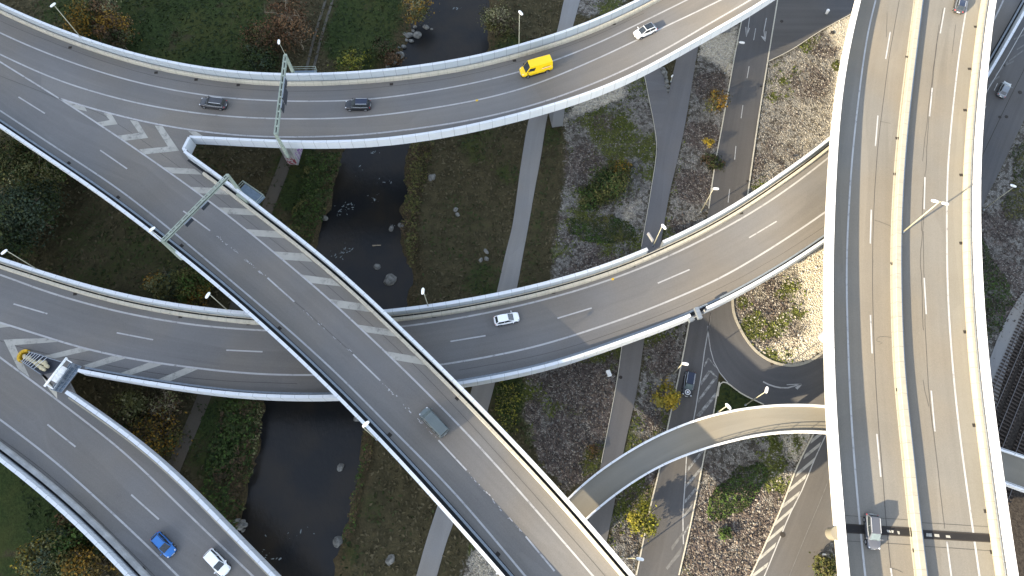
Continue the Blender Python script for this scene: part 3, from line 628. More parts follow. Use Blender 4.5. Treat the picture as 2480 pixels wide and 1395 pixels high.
gravel_zones = [
    [(1350, 290), (1362, 262), (1420, 215), (1560, 185), (1578, 260), (1590, 361), (1570, 480), (1550, 600), (1502, 838), (1485, 960), (1450, 1121), (1370, 1190), (1310, 1110), (1270, 1000), (1268, 930), (1318, 800), (1340, 640), (1362, 480), (1378, 380), (1370, 310)],
    [(1693, 119), (1740, -60), (1812, -60), (1780, 120), (1749, 292), (1730, 396), (1714, 505), (1668, 774), (1640, 920), (1614, 1039), (1590, 1128), (1570, 1228), (1535, 1393), (1480, 1393), (1480, 1290), (1505, 1190), (1520, 1087), (1550, 940), (1565, 818), (1612, 556), (1630, 460), (1642, 396), (1665, 292)],
    [(1861, 152), (1918, 121), (1986, 77), (2060, 36), (2120, 0), (2200, 100), (2150, 500), (1990, 640), (1880, 560), (1815, 468), (1837, 299)],
    [(1776, 640), (1774, 720), (1776, 756), (1789, 790), (1811, 828), (1841, 860), (1881, 881), (1921, 886), (1961, 875), (1995, 852), (2060, 800), (2100, 640), (2000, 560), (1900, 600)],
    [(1740, 1040), (1711, 1084), (1697, 1156), (1673, 1276), (1640, 1440), (1800, 1440), (1820, 1395), (1849, 1328), (1894, 1225), (1931, 1128), (1971, 1049), (1900, 1030)],
    [(2300, 560), (2390, 480), (2430, 400), (2480, 300), (2560, 200), (2620, 500), (2500, 900), (2380, 900), (2300, 800)],
    [(1340, -80), (1560, -80), (1500, 20), (1430, 40), (1395, 30)],
    [(1150, 1300), (1230, 1330), (1290, 1395), (1330, 1460), (1130, 1460), (1120, 1395)],
    [(2018, 1300), (2060, 1300), (2080, 1460), (1985, 1460), (2000, 1342)]]
grv = np.zeros(GX.shape)
for q in gravel_zones: grv[near] = np.maximum(grv[near], zone(GX[near], GY[near], q, 1.6))
sed = np.zeros(GX.shape); grn = np.zeros(GX.shape); lit = np.zeros(GX.shape)
def setb(A, L, soft=.6):
    for px, py, r, k in L: A[near] = np.maximum(A[near], k * blob(GX[near], GY[near], px, py, r, soft))
# sedum / heather patches (purple brown)
setb(sed, [(1460, 300, 3, .9), (1400, 400, 6, .7), (1500, 340, 3, .5), (1440, 660, 6, .8), (1350, 560, 4, .5), (1530, 620, 3, .8), (1400, 980, 9, .95), (1330, 900, 6, .7), (1450, 880, 5, .8), (1370, 1080, 7, .9), (1300, 1010, 4, .6),
           (1720, 210, 4, .9), (1700, 330, 4, .85), (1680, 450, 4, .9), (1650, 560, 3, .9), (1600, 1000, 4, .8), (1540, 1160, 5, .9), (1560, 1300, 4, .5), (1600, 860, 4, .7),
           (1990, 110, 4, .65), (1960, 200, 5, .6), (1900, 300, 5, .4), (1870, 420, 5, .75), (1890, 360, 4, .5), (1850, 740, 7, .6), (1880, 800, 5, .5), (1760, 1300, 10, .9), (1700, 1380, 9, .95), (1850, 1250, 6, .8), (1720, 1200, 6, .75), (2440, 560, 6, .7), (2400, 700, 8, .8)])
# green patches
setb(grn, [(1880, 220, 3, .9), (1885, 200, 2, .9), (1900, 170, 3, .6), (1960, 110, 3, .6), (2025, 160, 1.3, 1), (2000, 230, 1.2, .5), (1840, 450, 2, .8), (1870, 870, 2, .5), (1840, 800, 4, .75), (1880, 770, 3, .7), (1935, 757, 1.5, 1), (1900, 700, 3, .7), (1800, 735, 1.5, .8), (1870, 855, 2, .8), (1910, 850, 1.5, .9), (1900, 880, 1.2, .7), (1960, 680, 1.2, .6), (1955, 720, 1, .6),
           (1520, 290, 3, .9), (1480, 270, 2, .6), (1575, 390, 2, .8), (1575, 880, 1.5, .6), (1780, 965, 3, .7), (1880, 1090, 4, .8), (1900, 1070, 3, .9), (1870, 1150, 3, .6), (1840, 1060, 3, .6), (1925, 1180, 3, .5), (1880, 1180, 2.5, .7), (1625, 880, 2, .4), (1690, 1110, 1.5, .7), (2030, 1360, 2, .5),
           (400, 80, 22, 1), (250, 10, 14, .7), (880, 60, 10, .95), (860, 130, 6, .9), (930, 40, 6, 1), (560, 60, 10, .6), (60, 1200, 12, 1), (120, 1300, 9, .9), (0, 1250, 12, 1), (1220, 110, 4, .8), (640, 560, 5, .6), (750, 470, 6, .9), (720, 400, 5, .7), (560, 1050, 8, .8), (330, 650, 12, .45), (250, 600, 10, .4), (1170, 680, 4, .6), (1240, 960, 4, .9), (1250, 1000, 4, .6), (1230, 420, 3, .5), (1600, 1210, 3, .3), (820, 1350, 3, .7), (900, 1230, 3, .4), (1330, 330, 3, .5), (1100, 560, 8, .3), (480, 400, 5, .35), (1160, 350, 5, .5)])
# grassy strips beside paths
for q, k in (([(1330, 300), (1350, 300), (1330, 480), (1310, 640), (1290, 700), (1255, 700), (1290, 500), (1315, 380)], .35), ([(1662, 292), (1672, 292), (1650, 440), (1632, 560), (1606, 556), (1638, 396)], .6), ([(1205, 922), (1265, 915), (1270, 1000), (1310, 1100), (1250, 1060), (1182, 994)], .75), ([(1495, 1204), (1520, 1200), (1500, 1400), (1460, 1380)], .45), ([(1742, 921), (1764, 927), (1791, 951), (1850, 985), (1725, 1010)], .8)):
    grn[near] = np.maximum(grn[near], k * zone(GX[near], GY[near], q, 1.0))
# paler limestone rubble; sunlit gravel is also painted bright
for q, k in (([(1990, 60), (2100, 20), (2150, 300), (2100, 500), (1960, 420), (2010, 330), (2020, 200), (2030, 120)], 1), ([(1920, 620), (2100, 560), (2060, 860), (1960, 900), (1800, 850), (1960, 800), (1940, 700)], 1), ([(1880, 1040), (1980, 1040), (1930, 1130), (1910, 1100)], 1), ([(1700, 60), (1790, 60), (1775, 200), (1740, 160), (1690, 130)], .8), ([(1420, 215), (1520, 190), (1520, 240), (1450, 265), (1340, 310)], .7), ([(1500, 480), (1560, 470), (1550, 560), (1500, 560)], .5), ([(1150, 1300), (1230, 1330), (1290, 1395), (1130, 1460), (1120, 1395)], .6)):
    lit[near] = np.maximum(lit[near], k * zone(GX[near], GY[near], q, 1.2))
for q, k in ((gravel_zones[2], .42), (gravel_zones[3], .5), ([(1850, 1040), (1980, 1040), (1900, 1200), (1840, 1330), (1800, 1280)], .3)):  # sun brightness of the open gravel put into its colour
    lit[near] = np.maximum(lit[near], k * zone(GX[near], GY[near], q, 1.2))
ball = np.zeros(GX.shape); ball[near] = zone(GX[near], GY[near], [(2400, 900), (2440, 860), (2560, 700), (2900, 700), (2900, 1500), (2300, 1500), (2350, 1100)], 2.0)
grn *= np.where(grv > .3, np.clip(fbm(GX, GY, 2.2, 31) * 3.4 - 1.0, 0, 1.1), np.clip(fbm(GX, GY, 4.0, 31) * 1.9 + .1, 0, 1.2)); sed *= np.clip(fbm(GX, GY, 3.0, 41) * 2.0, 0, 1.15)
olv = np.clip(fbm(GX, GY, 7.0, 61) * 3.2 - 1.35, 0, .75) * (grv > .3) * (lit < .4) * np.clip((38 - GX) / 10, .25, 1); grn = np.maximum(grn, olv); grn = np.where(near, np.clip(grn, 0, 1), .6)
z = z + np.where((dr > 9) & near, -.12 * fbm(GX, GY, 6, 51), 0)
nX, nY = GX.shape
V = np.stack([GX, GY, z], -1).reshape(-1, 3)
I = np.arange(nX * nY).reshape(nX, nY)
F = np.stack([I[:-1, :-1], I[1:, :-1], I[1:, 1:], I[:-1, 1:]], -1).reshape(-1, 4)
me = bpy.data.meshes.new('ground'); me.vertices.add(len(V)); me.vertices.foreach_set('co', V.astype(np.float32).ravel())
me.loops.add(len(F) * 4); me.loops.foreach_set('vertex_index', F.astype(np.int32).ravel()); me.polygons.add(len(F))
me.polygons.foreach_set('loop_start', np.arange(0, len(F) * 4, 4, dtype=np.int32)); me.polygons.foreach_set('use_smooth', np.ones(len(F), bool)); me.update(calc_edges=True)
def attr(name, A):
    a = me.attributes.new(name, 'FLOAT', 'POINT'); a.data.foreach_set('value', A.astype(np.float32).ravel())
attr('gravel', grv); attr('sedum', sed); attr('green', grn); attr('pale', lit); attr('bank', np.clip(1 - dr / 5.5, 0, 1) * near); attr('ballast', ball)
def ground_mat():
    t = NT('ground cover'); p = t.pos()
    at_ = lambda n: t.node('ShaderNodeAttribute', attribute_name=n).outputs['Fac']
    fine = t.noise(p, 2.6, 5, .7); mid = t.noise(p, .45, 5, .6); big = t.noise(p, .09, 3)
    j = t.math('MULTIPLY', t.math('SUBTRACT', t.math('ADD', t.math('MULTIPLY', fine, .6), t.math('MULTIPLY', mid, .4)), .5), 1.9)
    def w(n, lo=.35, hi=.65): return t.ramp(t.math('ADD', at_(n), j), lo, hi)
    brown = t.mix(t.ramp(mid, .35, .65), (.050, .044, .024), (.080, .068, .036)); brown = t.mix(t.ramp(fine, .3, .75), t.mix(.5, brown, (.02, .019, .01)), brown)
    straw = t.ramp(t.noise(t.mapping(p, (1, .25, 1), (0, 0, .25)), 3.0, 4, .7), .6, .8, 0, .5); brown = t.mix(straw, brown, (.105, .09, .05))
    green = t.mix(t.ramp(fine, .3, .7), (.016, .026, .009), (.038, .055, .017)); green = t.mix(t.ramp(big, .4, .7, 0, .6), green, (.055, .058, .018))
    v = t.vor(p, 4.4); v2 = t.vor(p, 1.7); vd = t.vor(p, 4.4, 'DISTANCE_TO_EDGE')
    cell = t.sep(v.outputs['Color'])[0]; cell2 = t.sep(v2.outputs['Color'])[1]
    stone = t.mix(t.ramp(cell, .2, .9), (.15, .145, .132), (.27, .26, .235)); stone = t.mix(t.ramp(t.math('ADD', cell2, t.math('MULTIPLY', big, .3)), .25, .8), (.075, .068, .058), stone)
    stone = t.mix(t.ramp(vd.outputs['Distance'], .02, .10), t.mix(.6, (.045, .036, .028), stone), stone)
    palest = t.mix(t.ramp(cell, .1, .9), (.40, .36, .28), (.58, .53, .42)); palest = t.mix(t.ramp(vd.outputs['Distance'], .01, .09), t.mix(.55, (.16, .12, .08), palest), palest)
    stone = t.mix(w('pale', .3, .8), stone, palest)
    sedum = t.mix(t.ramp(cell2, .2, .8), (.066, .056, .050), (.118, .098, .086)); sedum = t.mix(t.ramp(t.math('ADD', cell, t.math('MULTIPLY', fine, .4)), 1.0, 1.1), sedum, (.24, .22, .19))
    c = t.mix(w('green', .35, .75), brown, green)
    c = t.mix(w('gravel', .35, .6), c, stone)
    c = t.mix(t.math('MULTIPLY', w('sedum', .3, .75), w('gravel', .2, .5)), c, sedum)
    gl = t.mix(t.ramp(fine, .3, .7), (.045, .05, .016), (.10, .11, .032))
    c = t.mix(t.math('MULTIPLY', w('green', .45, .8), w('gravel', .2, .5)), c, gl)
    c = t.mix(w('bank', .35, .9), c, t.mix(t.ramp(fine, .3, .7), (.03, .026, .014), (.085, .065, .035)))
    c = t.mix(w('ballast', .3, .7), c, t.mix(t.ramp(fine, .3, .7), (.022, .019, .017), (.05, .044, .038)))
    t.col(c); t.rough(.95); t.b.inputs['Specular IOR Level'].default_value = .1
    h = t.math('ADD', t.math('MULTIPLY', v.outputs['Distance'], t.math('MULTIPLY', at_('gravel'), -1.6)), fine); t.bump(h, .9, .16); return t.m
gr = link('ground', me, ground_mat()); tag(gr, kind='structure')

# river water
wt = NT('river water'); p = wt.pos(); wt.col(wt.mix(wt.ramp(wt.noise(p, .12, 3), .35, .7), (.010, .011, .012), (.020, .017, .013))); wt.rough(.22)
wt.b.inputs['Specular IOR Level'].default_value = .25
wt.bump(wt.noise(wt.mapping(p, (1.3, .8, 1), (0, 0, .3)), 1.3, 5, .65), .55, .10)
wpoly = [(q[0], q[1], -1.32) for q in rivP]
big_w = span('water', np.c_[offset(rivL, -4)[:, :2], np.full(len(rivL), -1.32)], np.c_[offset(rivR, 4)[:, :2], np.full(len(rivR), -1.32)], wt.m, None, 0, 8); tag(big_w, kind='structure')
foam = MB()
for px, py, n, sx, sy in ((905, 368, 14, 1.2, .9), (905, 480, 14, .9, 1.3), (828, 512, 26, 2.0, 1.4), (838, 604, 26, 1.5, 1.0), (815, 618, 10, .8, .6), (850, 500, 14, 1.2, .7), (1105, 20, 10, .9, .4), (925, 440, 8, 1.5, .8), (948, 545, 5, .6, .4), (640, 1340, 24, 3.2, 1.8), (700, 1290, 10, 2.5, 1.2), (870, 420, 5, 2, 1.5)):
    c = at(px, py, zG, -1.3)
    for k in range(int(n * .7)):
        a = rng.normal(0, 1, 2) * (sx, sy) * .55; L = .08 + .30 * rng.random() ** 2; th = rng.normal(.5, .8); m = 6; o = len(foam.V)
        for i in range(m): t_ = 2 * math.pi * i / m; r_ = .6 + .6 * rng.random(); x = math.cos(t_) * L * r_; y = math.sin(t_) * L * .35 * r_; foam.V.append((c[0] + a[0] + x * math.cos(th) - y * math.sin(th), c[1] + a[1] + x * math.sin(th) + y * math.cos(th), -1.29))
        foam.F.append(tuple(range(o, o + m)))
tag(foam.build('river_foam', simple('white foam', (.15, .175, .18), .6)), 'broken white riffles on the dark river', 'foam', kind='stuff')

# roads and paths on the ground ---------------------------------------------------------------
def structure(o): tag(o, kind='structure'); return o
structure(surf('path', curve([(1385, -60), (1366, 0), (1348, 79), (1310, 200), (1281, 288), (1262, 396), (1252, 470), (1241, 546), (1224, 615), (1203, 708), (1172, 830), (1145, 932), (1110, 1060), (1061, 1221), (1034, 1304), (1008, 1395), (985, 1470)], zG, 0, .8, .8), curve([(1422, -60), (1405, 0), (1388, 62), (1355, 180), (1327, 276), (1310, 379), (1294, 465), (1283, 529), (1267, 615), (1252, 697), (1228, 800), (1200, 922), (1181, 994), (1140, 1140), (1101, 1259), (1082, 1311), (1058, 1395), (1036, 1470)], zG, 0, .8, .8), M['pathA'], None, zG, .03))
structure(surf('path', curve([(1672, -60), (1665, 0), (1641, 130), (1618, 229), (1592, 361), (1577, 460), (1553, 598), (1506, 838), (1491, 940), (1456, 1121), (1432, 1230), (1395, 1395), (1380, 1470)], zG, 0, 2), curve([(1722, -60), (1712, 0), (1690, 119), (1661, 292), (1639, 396), (1623, 460), (1606, 556), (1561, 818), (1544, 940), (1511, 1087), (1491, 1204), (1468, 1318), (1452, 1395), (1437, 1470)], zG, 0, 2), M['pathB'], None, zG, .035))
structure(flatpoly('path', [at(*q) for q in [(1530, 60), (1545, 120), (1560, 186), (1572, 241), (1582, 292), (1587, 340), (1592, 361), (1606, 300), (1621, 233), (1618, 229), (1610, 195), (1601, 165), (1588, 110), (1575, 60)]], M['pathB'], None, .041))
G1l = curve([(1820, -90), (1815, -60), (1802, 20), (1782, 120), (1751, 292), (1732, 396), (1716, 505), (1695, 630), (1670, 774), (1655, 856), (1642, 920), (1616, 1039), (1599, 1128), (1575, 1228), (1541, 1393), (1525, 1460)], zG, 0, 3)
G1r = curve([(1898, -90), (1893, -60), (1883, 0), (1859, 148), (1835, 299), (1811, 468), (1783, 620), (1758, 780), (1738, 925), (1728, 1000), (1709, 1084), (1695, 1156), (1671, 1276), (1644, 1393), (1630, 1460)], zG, 0, 3)
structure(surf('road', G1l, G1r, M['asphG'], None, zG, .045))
structure(flatpoly('road', [at(*q) for q in [(1890, -90), (1883, 0), (1859, 150), (1890, 135), (1918, 120), (1952, 99), (1986, 76), (2025, 52), (2062, 34), (2100, 14), (2180, -60), (2200, -90)]], M['asphG'], None, .041))
Uin = [(1774, 600), (1774, 720), (1776, 756), (1789, 790), (1811, 828), (1841, 860), (1881, 881), (1921, 886), (1961, 875), (1995, 852), (2060, 800), (2140, 740)]
Uout = [(1700, 640), (1716, 740), (1716, 800), (1725, 869), (1742, 905), (1763, 927), (1791, 951), (1850, 980), (1890, 1000), (1960, 1020), (2060, 1010), (2200, 960)]
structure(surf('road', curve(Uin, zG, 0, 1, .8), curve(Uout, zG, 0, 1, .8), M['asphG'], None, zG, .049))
G2l = curve([(2040, 900), (2010, 970), (1971, 1049), (1931, 1128), (1894, 1225), (1849, 1328), (1818, 1395), (1790, 1460)], zG, 0, 2)
G2r = curve([(2190, 900), (2130, 1030), (2070, 1180), (2020, 1290), (1976, 1395), (1950, 1460)], zG, 0, 2)
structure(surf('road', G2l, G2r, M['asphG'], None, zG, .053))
G4l = curve([(2440, -60), (2400, 20), (2330, 150), (2260, 300), (2200, 470), (2150, 620)], zG, 0, 2); G4r = curve([(2640, -20), (2560, 140), (2520, 215), (2478, 295), (2428, 400), (2380, 496), (2320, 620), (2280, 720)], zG, 0, 2)
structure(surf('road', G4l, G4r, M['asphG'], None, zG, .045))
def gkerb(px, w=.22, mat='conc', h=.12): o = loft('kerb', curve(px, zG, 0, .8, .8), [(-w / 2, 0), (-w / 2, h), (w / 2, h), (w / 2, 0)], M[mat], None); structure(o)
gkerb([(1815, -60), (1802, 20), (1782, 120), (1751, 292), (1732, 396), (1716, 505)]); gkerb([(1670, 774), (1655, 856), (1642, 920), (1616, 1039), (1599, 1128), (1575, 1228), (1541, 1393)])
gkerb([(1883, 0), (1859, 148), (1835, 299), (1811, 468), (1790, 600)], .25); gkerb([(1859, 150), (1918, 120), (1986, 76), (2062, 34), (2110, 8)], .15)
gkerb(Uin[:-1], .45, 'concR'); gkerb([(1738, 960), (1742, 928), (1750, 921), (1763, 927), (1791, 951), (1850, 980)], .2); gkerb([(1742, 925), (1735, 960), (1728, 1000), (1709, 1084), (1695, 1156), (1671, 1276), (1644, 1393)], .2)
gkerb([(2010, 970), (1971, 1049), (1931, 1128), (1894, 1225), (1849, 1328), (1818, 1395)], .2); gkerb([(1558, 170), (1572, 241), (1582, 292), (1590, 361), (1575, 470), (1553, 598)], .1); gkerb([(1506, 838), (1491, 940), (1456, 1121)], .12)
GM = empty('road_marking', (0, 0, 0), 'x', 'marking'); bpy.data.objects.remove(GM)
def gline(px, w=.15, mat='white', dz=.075, sig=0): structure(ribbon('road_marking', curve(px, zG, 0, sig, 2.0), w, M[mat], None, dz))
def gpoly(L, mat='white', dz=.078):
    for pl in L: structure(flatpoly('road_marking', [at(x, y) for x, y in pl], M[mat], None, dz))
for x0, y0, x1, y1 in ((1830, 69, 1825, 98), (1814, 161, 1809, 190), (1799, 255, 1794.5, 287), (1782, 354, 1779, 387), (1767, 458, 1763, 491), (1838, -30, 1834, 5), (1752, 560, 1749, 590)): gline([(x0, y0), (x1, y1)], .16)
gline([(1722, 700), (1722, 750), (1714, 806), (1706, 850), (1700, 897), (1690, 955), (1683, 1000), (1670, 1060), (1663, 1097), (1659, 1173), (1654, 1235), (1654, 1280), (1655, 1318)], .17)
gline([(1714, 790), (1718, 834), (1726, 869), (1735, 890), (1746, 907), (1763, 927)], .15); gline([(1715, 800), (1722, 750)], .12)
HW = 'hatchW'
gpoly([[(1704, 884), (1714, 867), (1717, 869), (1706, 890)], [(1714, 867), (1718, 868), (1736, 892), (1731, 889)], [(1696, 927), (1716, 897), (1722, 900), (1697, 935)], [(1718, 899), (1722, 897), (1738, 914), (1733, 915)],
       [(1690, 968), (1729, 915), (1736, 916), (1691, 976)], [(1686, 1006), (1732, 951), (1735, 953), (1733, 962), (1694, 1010)], [(1690, 1050), (1722, 1010), (1724, 1018), (1700, 1050)]], HW)
gpoly([[(1665, 1132), (1704, 1085), (1707, 1090), (1665, 1143)], [(1660, 1174), (1698, 1130), (1699, 1138), (1660, 1183)], [(1658, 1212), (1686, 1178), (1687, 1187), (1658, 1220)], [(1656, 1246), (1677, 1220), (1677, 1229), (1656, 1255)], [(1656, 1290), (1668, 1268), (1668, 1276), (1657, 1298)]], HW)
M['faint'] = paint('ghost of old paint', (.16, .16, .155), .55, base=(.088, .085, .083), sc=1.0)
gpoly([[(1625, 1325), (1655, 1285), (1657, 1291), (1627, 1334)], [(1612, 1375), (1652, 1322), (1650, 1340), (1616, 1380)]], 'faint')
gline([(2030, 985), (2000, 1053), (1973, 1111), (1942, 1187), (1914, 1242), (1894, 1290), (1851, 1395), (1830, 1440)], .17); gline([(2020, 1120), (1997, 1187), (1952, 1294), (1911, 1395)], .08, 'faint')
for x0, y0, x1, y1 in ((1966, 1068, 2002, 1040), (1949, 1106, 1988, 1075), (1930, 1149, 1973, 1113), (1912, 1187, 1954, 1152), (1894, 1228, 1937, 1194), (1873, 1273, 1919, 1233), (1854, 1314, 1899, 1276), (1835, 1357, 1880, 1318), (1816, 1400, 1861, 1366)):
    gpoly([[(x0, y0 - 5), (x1, y1 - 5), (x1 - 4, y1 + 7), (x0 - 4, y0 + 7)]], 'hatch', .074)
# arrows on the ground roads
gpoly([[(1815.5, 36), (1817, 36), (1810, 86), (1808, 86)], [(1805, 66), (1807, 66), (1808, 90), (1806.5, 90)], [(1814, 68), (1816, 69), (1808, 90), (1806.5, 90)],
       [(1855, 44), (1857, 44), (1851, 75), (1849, 75)], [(1849, 75), (1851, 75), (1853.5, 100), (1852, 101)], [(1842, 87), (1850, 90), (1854, 102), (1851, 100)], [(1854, 76), (1856, 77), (1854, 101), (1852, 101)]])
gpoly([[(1848, 923), (1862, 930), (1877, 935), (1892, 938), (1906, 938), (1906, 941), (1890, 941), (1875, 938), (1860, 933), (1847, 926)], [(1906, 938), (1941, 929), (1940, 932), (1907, 941.5)], [(1905, 931), (1940, 929), (1941, 932), (1905, 933)], [(1941, 929), (1942, 932), (1931, 944), (1925, 939)]])
gline([(2480, 67), (2435, 146), (2383, 234), (2330, 340)], .16); gline([(2520, 95), (2480, 168), (2420, 290), (2375, 385)], .10, 'drain', .06)
for x0, y0, x1, y1 in ((2443, 148, 2478, 122), (2430, 160, 2455, 148), (2410, 182, 2440, 150), (2397, 200, 2420, 185), (2385, 215, 2408, 195), (2462, 120, 2482, 108), (2455, 95, 2480, 84)): gpoly([[(x0, y0 - 1.5), (x1, y1 - 1.5), (x1, y1 + 2.5), (x0, y0 + 2.5)]], 'faint', .074)
for x0, y0, x1, y1 in ((2415.5, 202, 2407, 220), (2387.5, 257, 2381, 271)): gline([(x0, y0), (x1, y1)], .15)
for x, y, r in ((1895, 1295, .42), (2437, 283 / 1.0, .35), (2470, 224, .42), (2421, 284, .3), (1503, 914, .3), (1893, 52, .35), (2016, 79, .45), (1879, 880, .01)):
    p = at(x, y); structure(MB().tube((p[0], p[1], .05), (p[0], p[1], .10), r, r, 16).build('manhole', M['drain']))
for x, y in ((1843, 210), (1811, 439), (1869, 882)): p = at(x, y); structure(MB().box((p[0], p[1], .09), (.5, .4, .04), .2).build('gully', M['drain']))
# dirt tracks and rail tracks
M['dirt'] = asphalt('trodden earth', (.075, .066, .052), .12, 1.3)
M['ruts'] = asphalt('worn wheel ruts', (.085, .080, .066), .2, 1.5)
tr = curve([(815, -80), (805, -40), (798, 0), (772, 79), (755, 151), (735, 230), (715, 320), (690, 400), (665, 460), (645, 512), (610, 620), (560, 780), (520, 890), (492, 970), (458, 1046), (420, 1135), (380, 1240)], zG, 0, 3)
topt = tr[tr[:, 1] > at(735, 230)[1]]; bot = tr[tr[:, 1] <= at(735, 230)[1]]
for o_ in (-.75, .75): structure(ribbon('dirt_track', topt, .55, M['ruts'], None, .03, o_))
structure(ribbon('dirt_track', bot, 2.4, M['dirt'], None, .03))
structure(ribbon('dirt_track', curve([(2560, 640), (2480, 740), (2440, 820), (2410, 900), (2390, 980), (2350, 1100)], zG, 0, 3), 3.0, M['pathA'], None, .03))
M['sleeper'] = simple('rail sleepers', (.05, .04, .033), .9)
for k, (x0, y0, x1, y1) in enumerate(((2452, 860, 2290, 1240), (2486, 900, 2330, 1290), (2560, 860, 2380, 1330))):
    a, b = at(x0, y0), at(x1, y1); d = (b - a) / np.linalg.norm(b - a); nrm = np.array((-d[1], d[0], 0)); a2 = a - d * 10; b2 = a + d * 46
    root = empty('railway_track', tuple(a2), ['westernmost railway track beyond the sunlit viaduct', 'middle railway track beyond the sunlit viaduct', 'easternmost railway track beyond the sunlit viaduct'][k], 'railway track', 'railway tracks at the right edge')
    for s in (-.72, .72):
        mb = MB(); mb.bar(a2 + nrm * s + (0, 0, .28), b2 + nrm * s + (0, 0, .28), .08, .14); mb.build('rail', M['rim2'], root)
    L = np.linalg.norm(b2 - a2); ang = math.atan2(d[1], d[0]); b_ = MB(); b_.box((0, 0, 0), (.24, 2.5, .16), ang); sm = mesh_from('sleeper', b_.V, b_.F, M['sleeper'])
    for i in range(int(L / .7)):
        q = a2 + d * (i * .7); o = bpy.data.objects.new('sleeper', sm); COL.objects.link(o); adopt(o, root); o.location = (q[0], q[1], .10)

# ------------------------------------------------------------------ vehicles (x forward, y left, origin on the road)
def quadpatch(name, c, mat, root, inset=(.06, .06, .06, .06), th=.012):
    """c = 4 corners bottom-a, bottom-b, top-b, top-a ; inset fractions left,right,bottom,top"""
    c = [Vector(q) for q in c]
    def P(u, v): return (c[0] * (1 - u) + c[1] * u) * (1 - v) + (c[3] * (1 - u) + c[2] * u) * v
    l, r, b, t_ = inset; q = [P(l, b), P(1 - r, b), P(1 - r, 1 - t_), P(l, 1 - t_)]
    n = (q[1] - q[0]).cross(q[3] - q[0]).normalized(); ctr = sum(q, Vector()) / 4
    if n.dot(ctr - Vector((0, 0, .8))) < 0: n = -n
    mb = MB(); mb.add([v + n * .004 for v in q] + [v + n * (.004 + th) for v in q], [(0, 1, 2, 3), (4, 5, 6, 7), (0, 1, 5, 4), (1, 2, 6, 5), (2, 3, 7, 6), (3, 0, 4, 7)])
    return mb.build(name, mat, root, local=True)
def car(name, label, cat, px, py, zf, hd, L, W, H, body, style='hatch', roofc=None, rails=None, group=None, wind='glass', sideglass=True, extra=None):
    p = at(px, py, zf, H * .55); a = at(px - hd[0] * 20, py - hd[1] * 20, zf); b = at(px + hd[0] * 20, py + hd[1] * 20, zf)
    rz = math.atan2(b[1] - a[1], b[0] - a[0]); root = empty(name, (p[0], p[1], zf(p[0], p[1]) + .005), label, cat, group, rz)
    w = W / 2; van = style == 'van'; suv = style == 'suv'
    zb = H * (.50 if van else .60 if suv else .605); hoodf = (.62 if suv else .56) * zb / (.6) if van is False else zb
    cl = .19 if not suv else .20
    st = [(-.5, .74, .30, .78), (-.488, .87, .20, .90), (-.45, .96, .15, .985), (-.36, 1, .13, 1), (-.1, 1, .13, 1), (.15, 1, .13, 1), (.24, 1, .13, .99), (.34, .985, .13, .93), (.43, .93, .14, .86), (.478, .84, .18, .76), (.5, .66, .28, .60)]
    if van: st = [(-.5, .93, .2, .96), (-.49, .98, .14, 1), (-.4, 1, .13, 1), (0, 1, .13, 1), (.25, 1, .13, 1), (.34, .99, .13, .98), (.42, .95, .13, .90), (.475, .86, .16, .80), (.5, .70, .22, .64)]
    V = []; F = []; prof = lambda wf, zbo, zt: [(0, zbo), (.8 * wf, zbo), (.97 * wf, zbo + .10), (wf, zbo + (zt - zbo) * .45), (.985 * wf, zbo + (zt - zbo) * .75), (.91 * wf, zt - .035), (.70 * wf, zt), (0, zt + .03)]
    for f, wf, zbo, tf in st:
        h = prof(wf * w, zbo * H * .9 + .04, zb * tf); ring = [(f * L, y, z) for y, z in h] + [(f * L, -y, z) for y, z in h[-2:0:-1]]; V += ring
    m = 14
    for i in range(len(st) - 1):
        for j in range(m): F.append((i * m + j, i * m + (j + 1) % m, (i + 1) * m + (j + 1) % m, (i + 1) * m + j))
    F += [tuple(range(m)), tuple(range((len(st) - 1) * m, len(st) * m))[::-1]]
    mb = MB(); mb.add(V, F); bo = mb.build('body', body, root, True, True); sd = bo.modifiers.new('sub', 'SUBSURF'); sd.levels = sd.render_levels = 1
    # cabin
    if van: xr0, xr1, xf0, xf1, wb, wr = -.492 * L, -.482 * L, .37 * L, .225 * L, .965 * w, .80 * w
    elif suv: xr0, xr1, xf0, xf1, wb, wr = -.475 * L, -.40 * L, .255 * L, .065 * L, .91 * w, .72 * w
    else: xr0, xr1, xf0, xf1, wb, wr = -.470 * L, -.345 * L, .275 * L, .045 * L, .90 * w, .70 * w
    z0 = zb - .05; z1 = H - .02
    cor = lambda x, y, z: Vector((x, y, z))
    B_ = [cor(xr0, -wb * .93, z0), cor(xf0, -wb * .84, z0), cor(xf0, wb * .84, z0), cor(xr0, wb * .93, z0)]
    T_ = [cor(xr1, -wr * .97, z1), cor(xf1, -wr * .94, z1), cor(xf1, wr * .94, z1), cor(xr1, wr * .97, z1)]
    xm = (xr0 + xf0) * .5
    Bm = [cor(xm, -wb, z0), cor(xm, wb, z0)]; xq = (xr1 + xf1) / 2; Tm = [cor(xq, -wr, z1 + .015), cor(xq, wr, z1 + .015)]
    mb = MB(); mb.add([B_[0], Bm[0], B_[1], B_[2], Bm[1], B_[3], T_[0], Tm[0], T_[1], T_[2], Tm[1], T_[3]],
        [(0, 1, 7, 6), (1, 2, 8, 7), (2, 3, 9, 8), (3, 4, 10, 9), (4, 5, 11, 10), (5, 0, 6, 11), (6, 7, 10, 11), (7, 8, 9, 10), (5, 4, 3, 2, 1, 0)])
    mb.build('cabin', body, root, False, True, .045)
    # roof panel, slightly proud
    q = lambda x, y, z=z1: (x, y, z)
    mb = MB(); e = .05
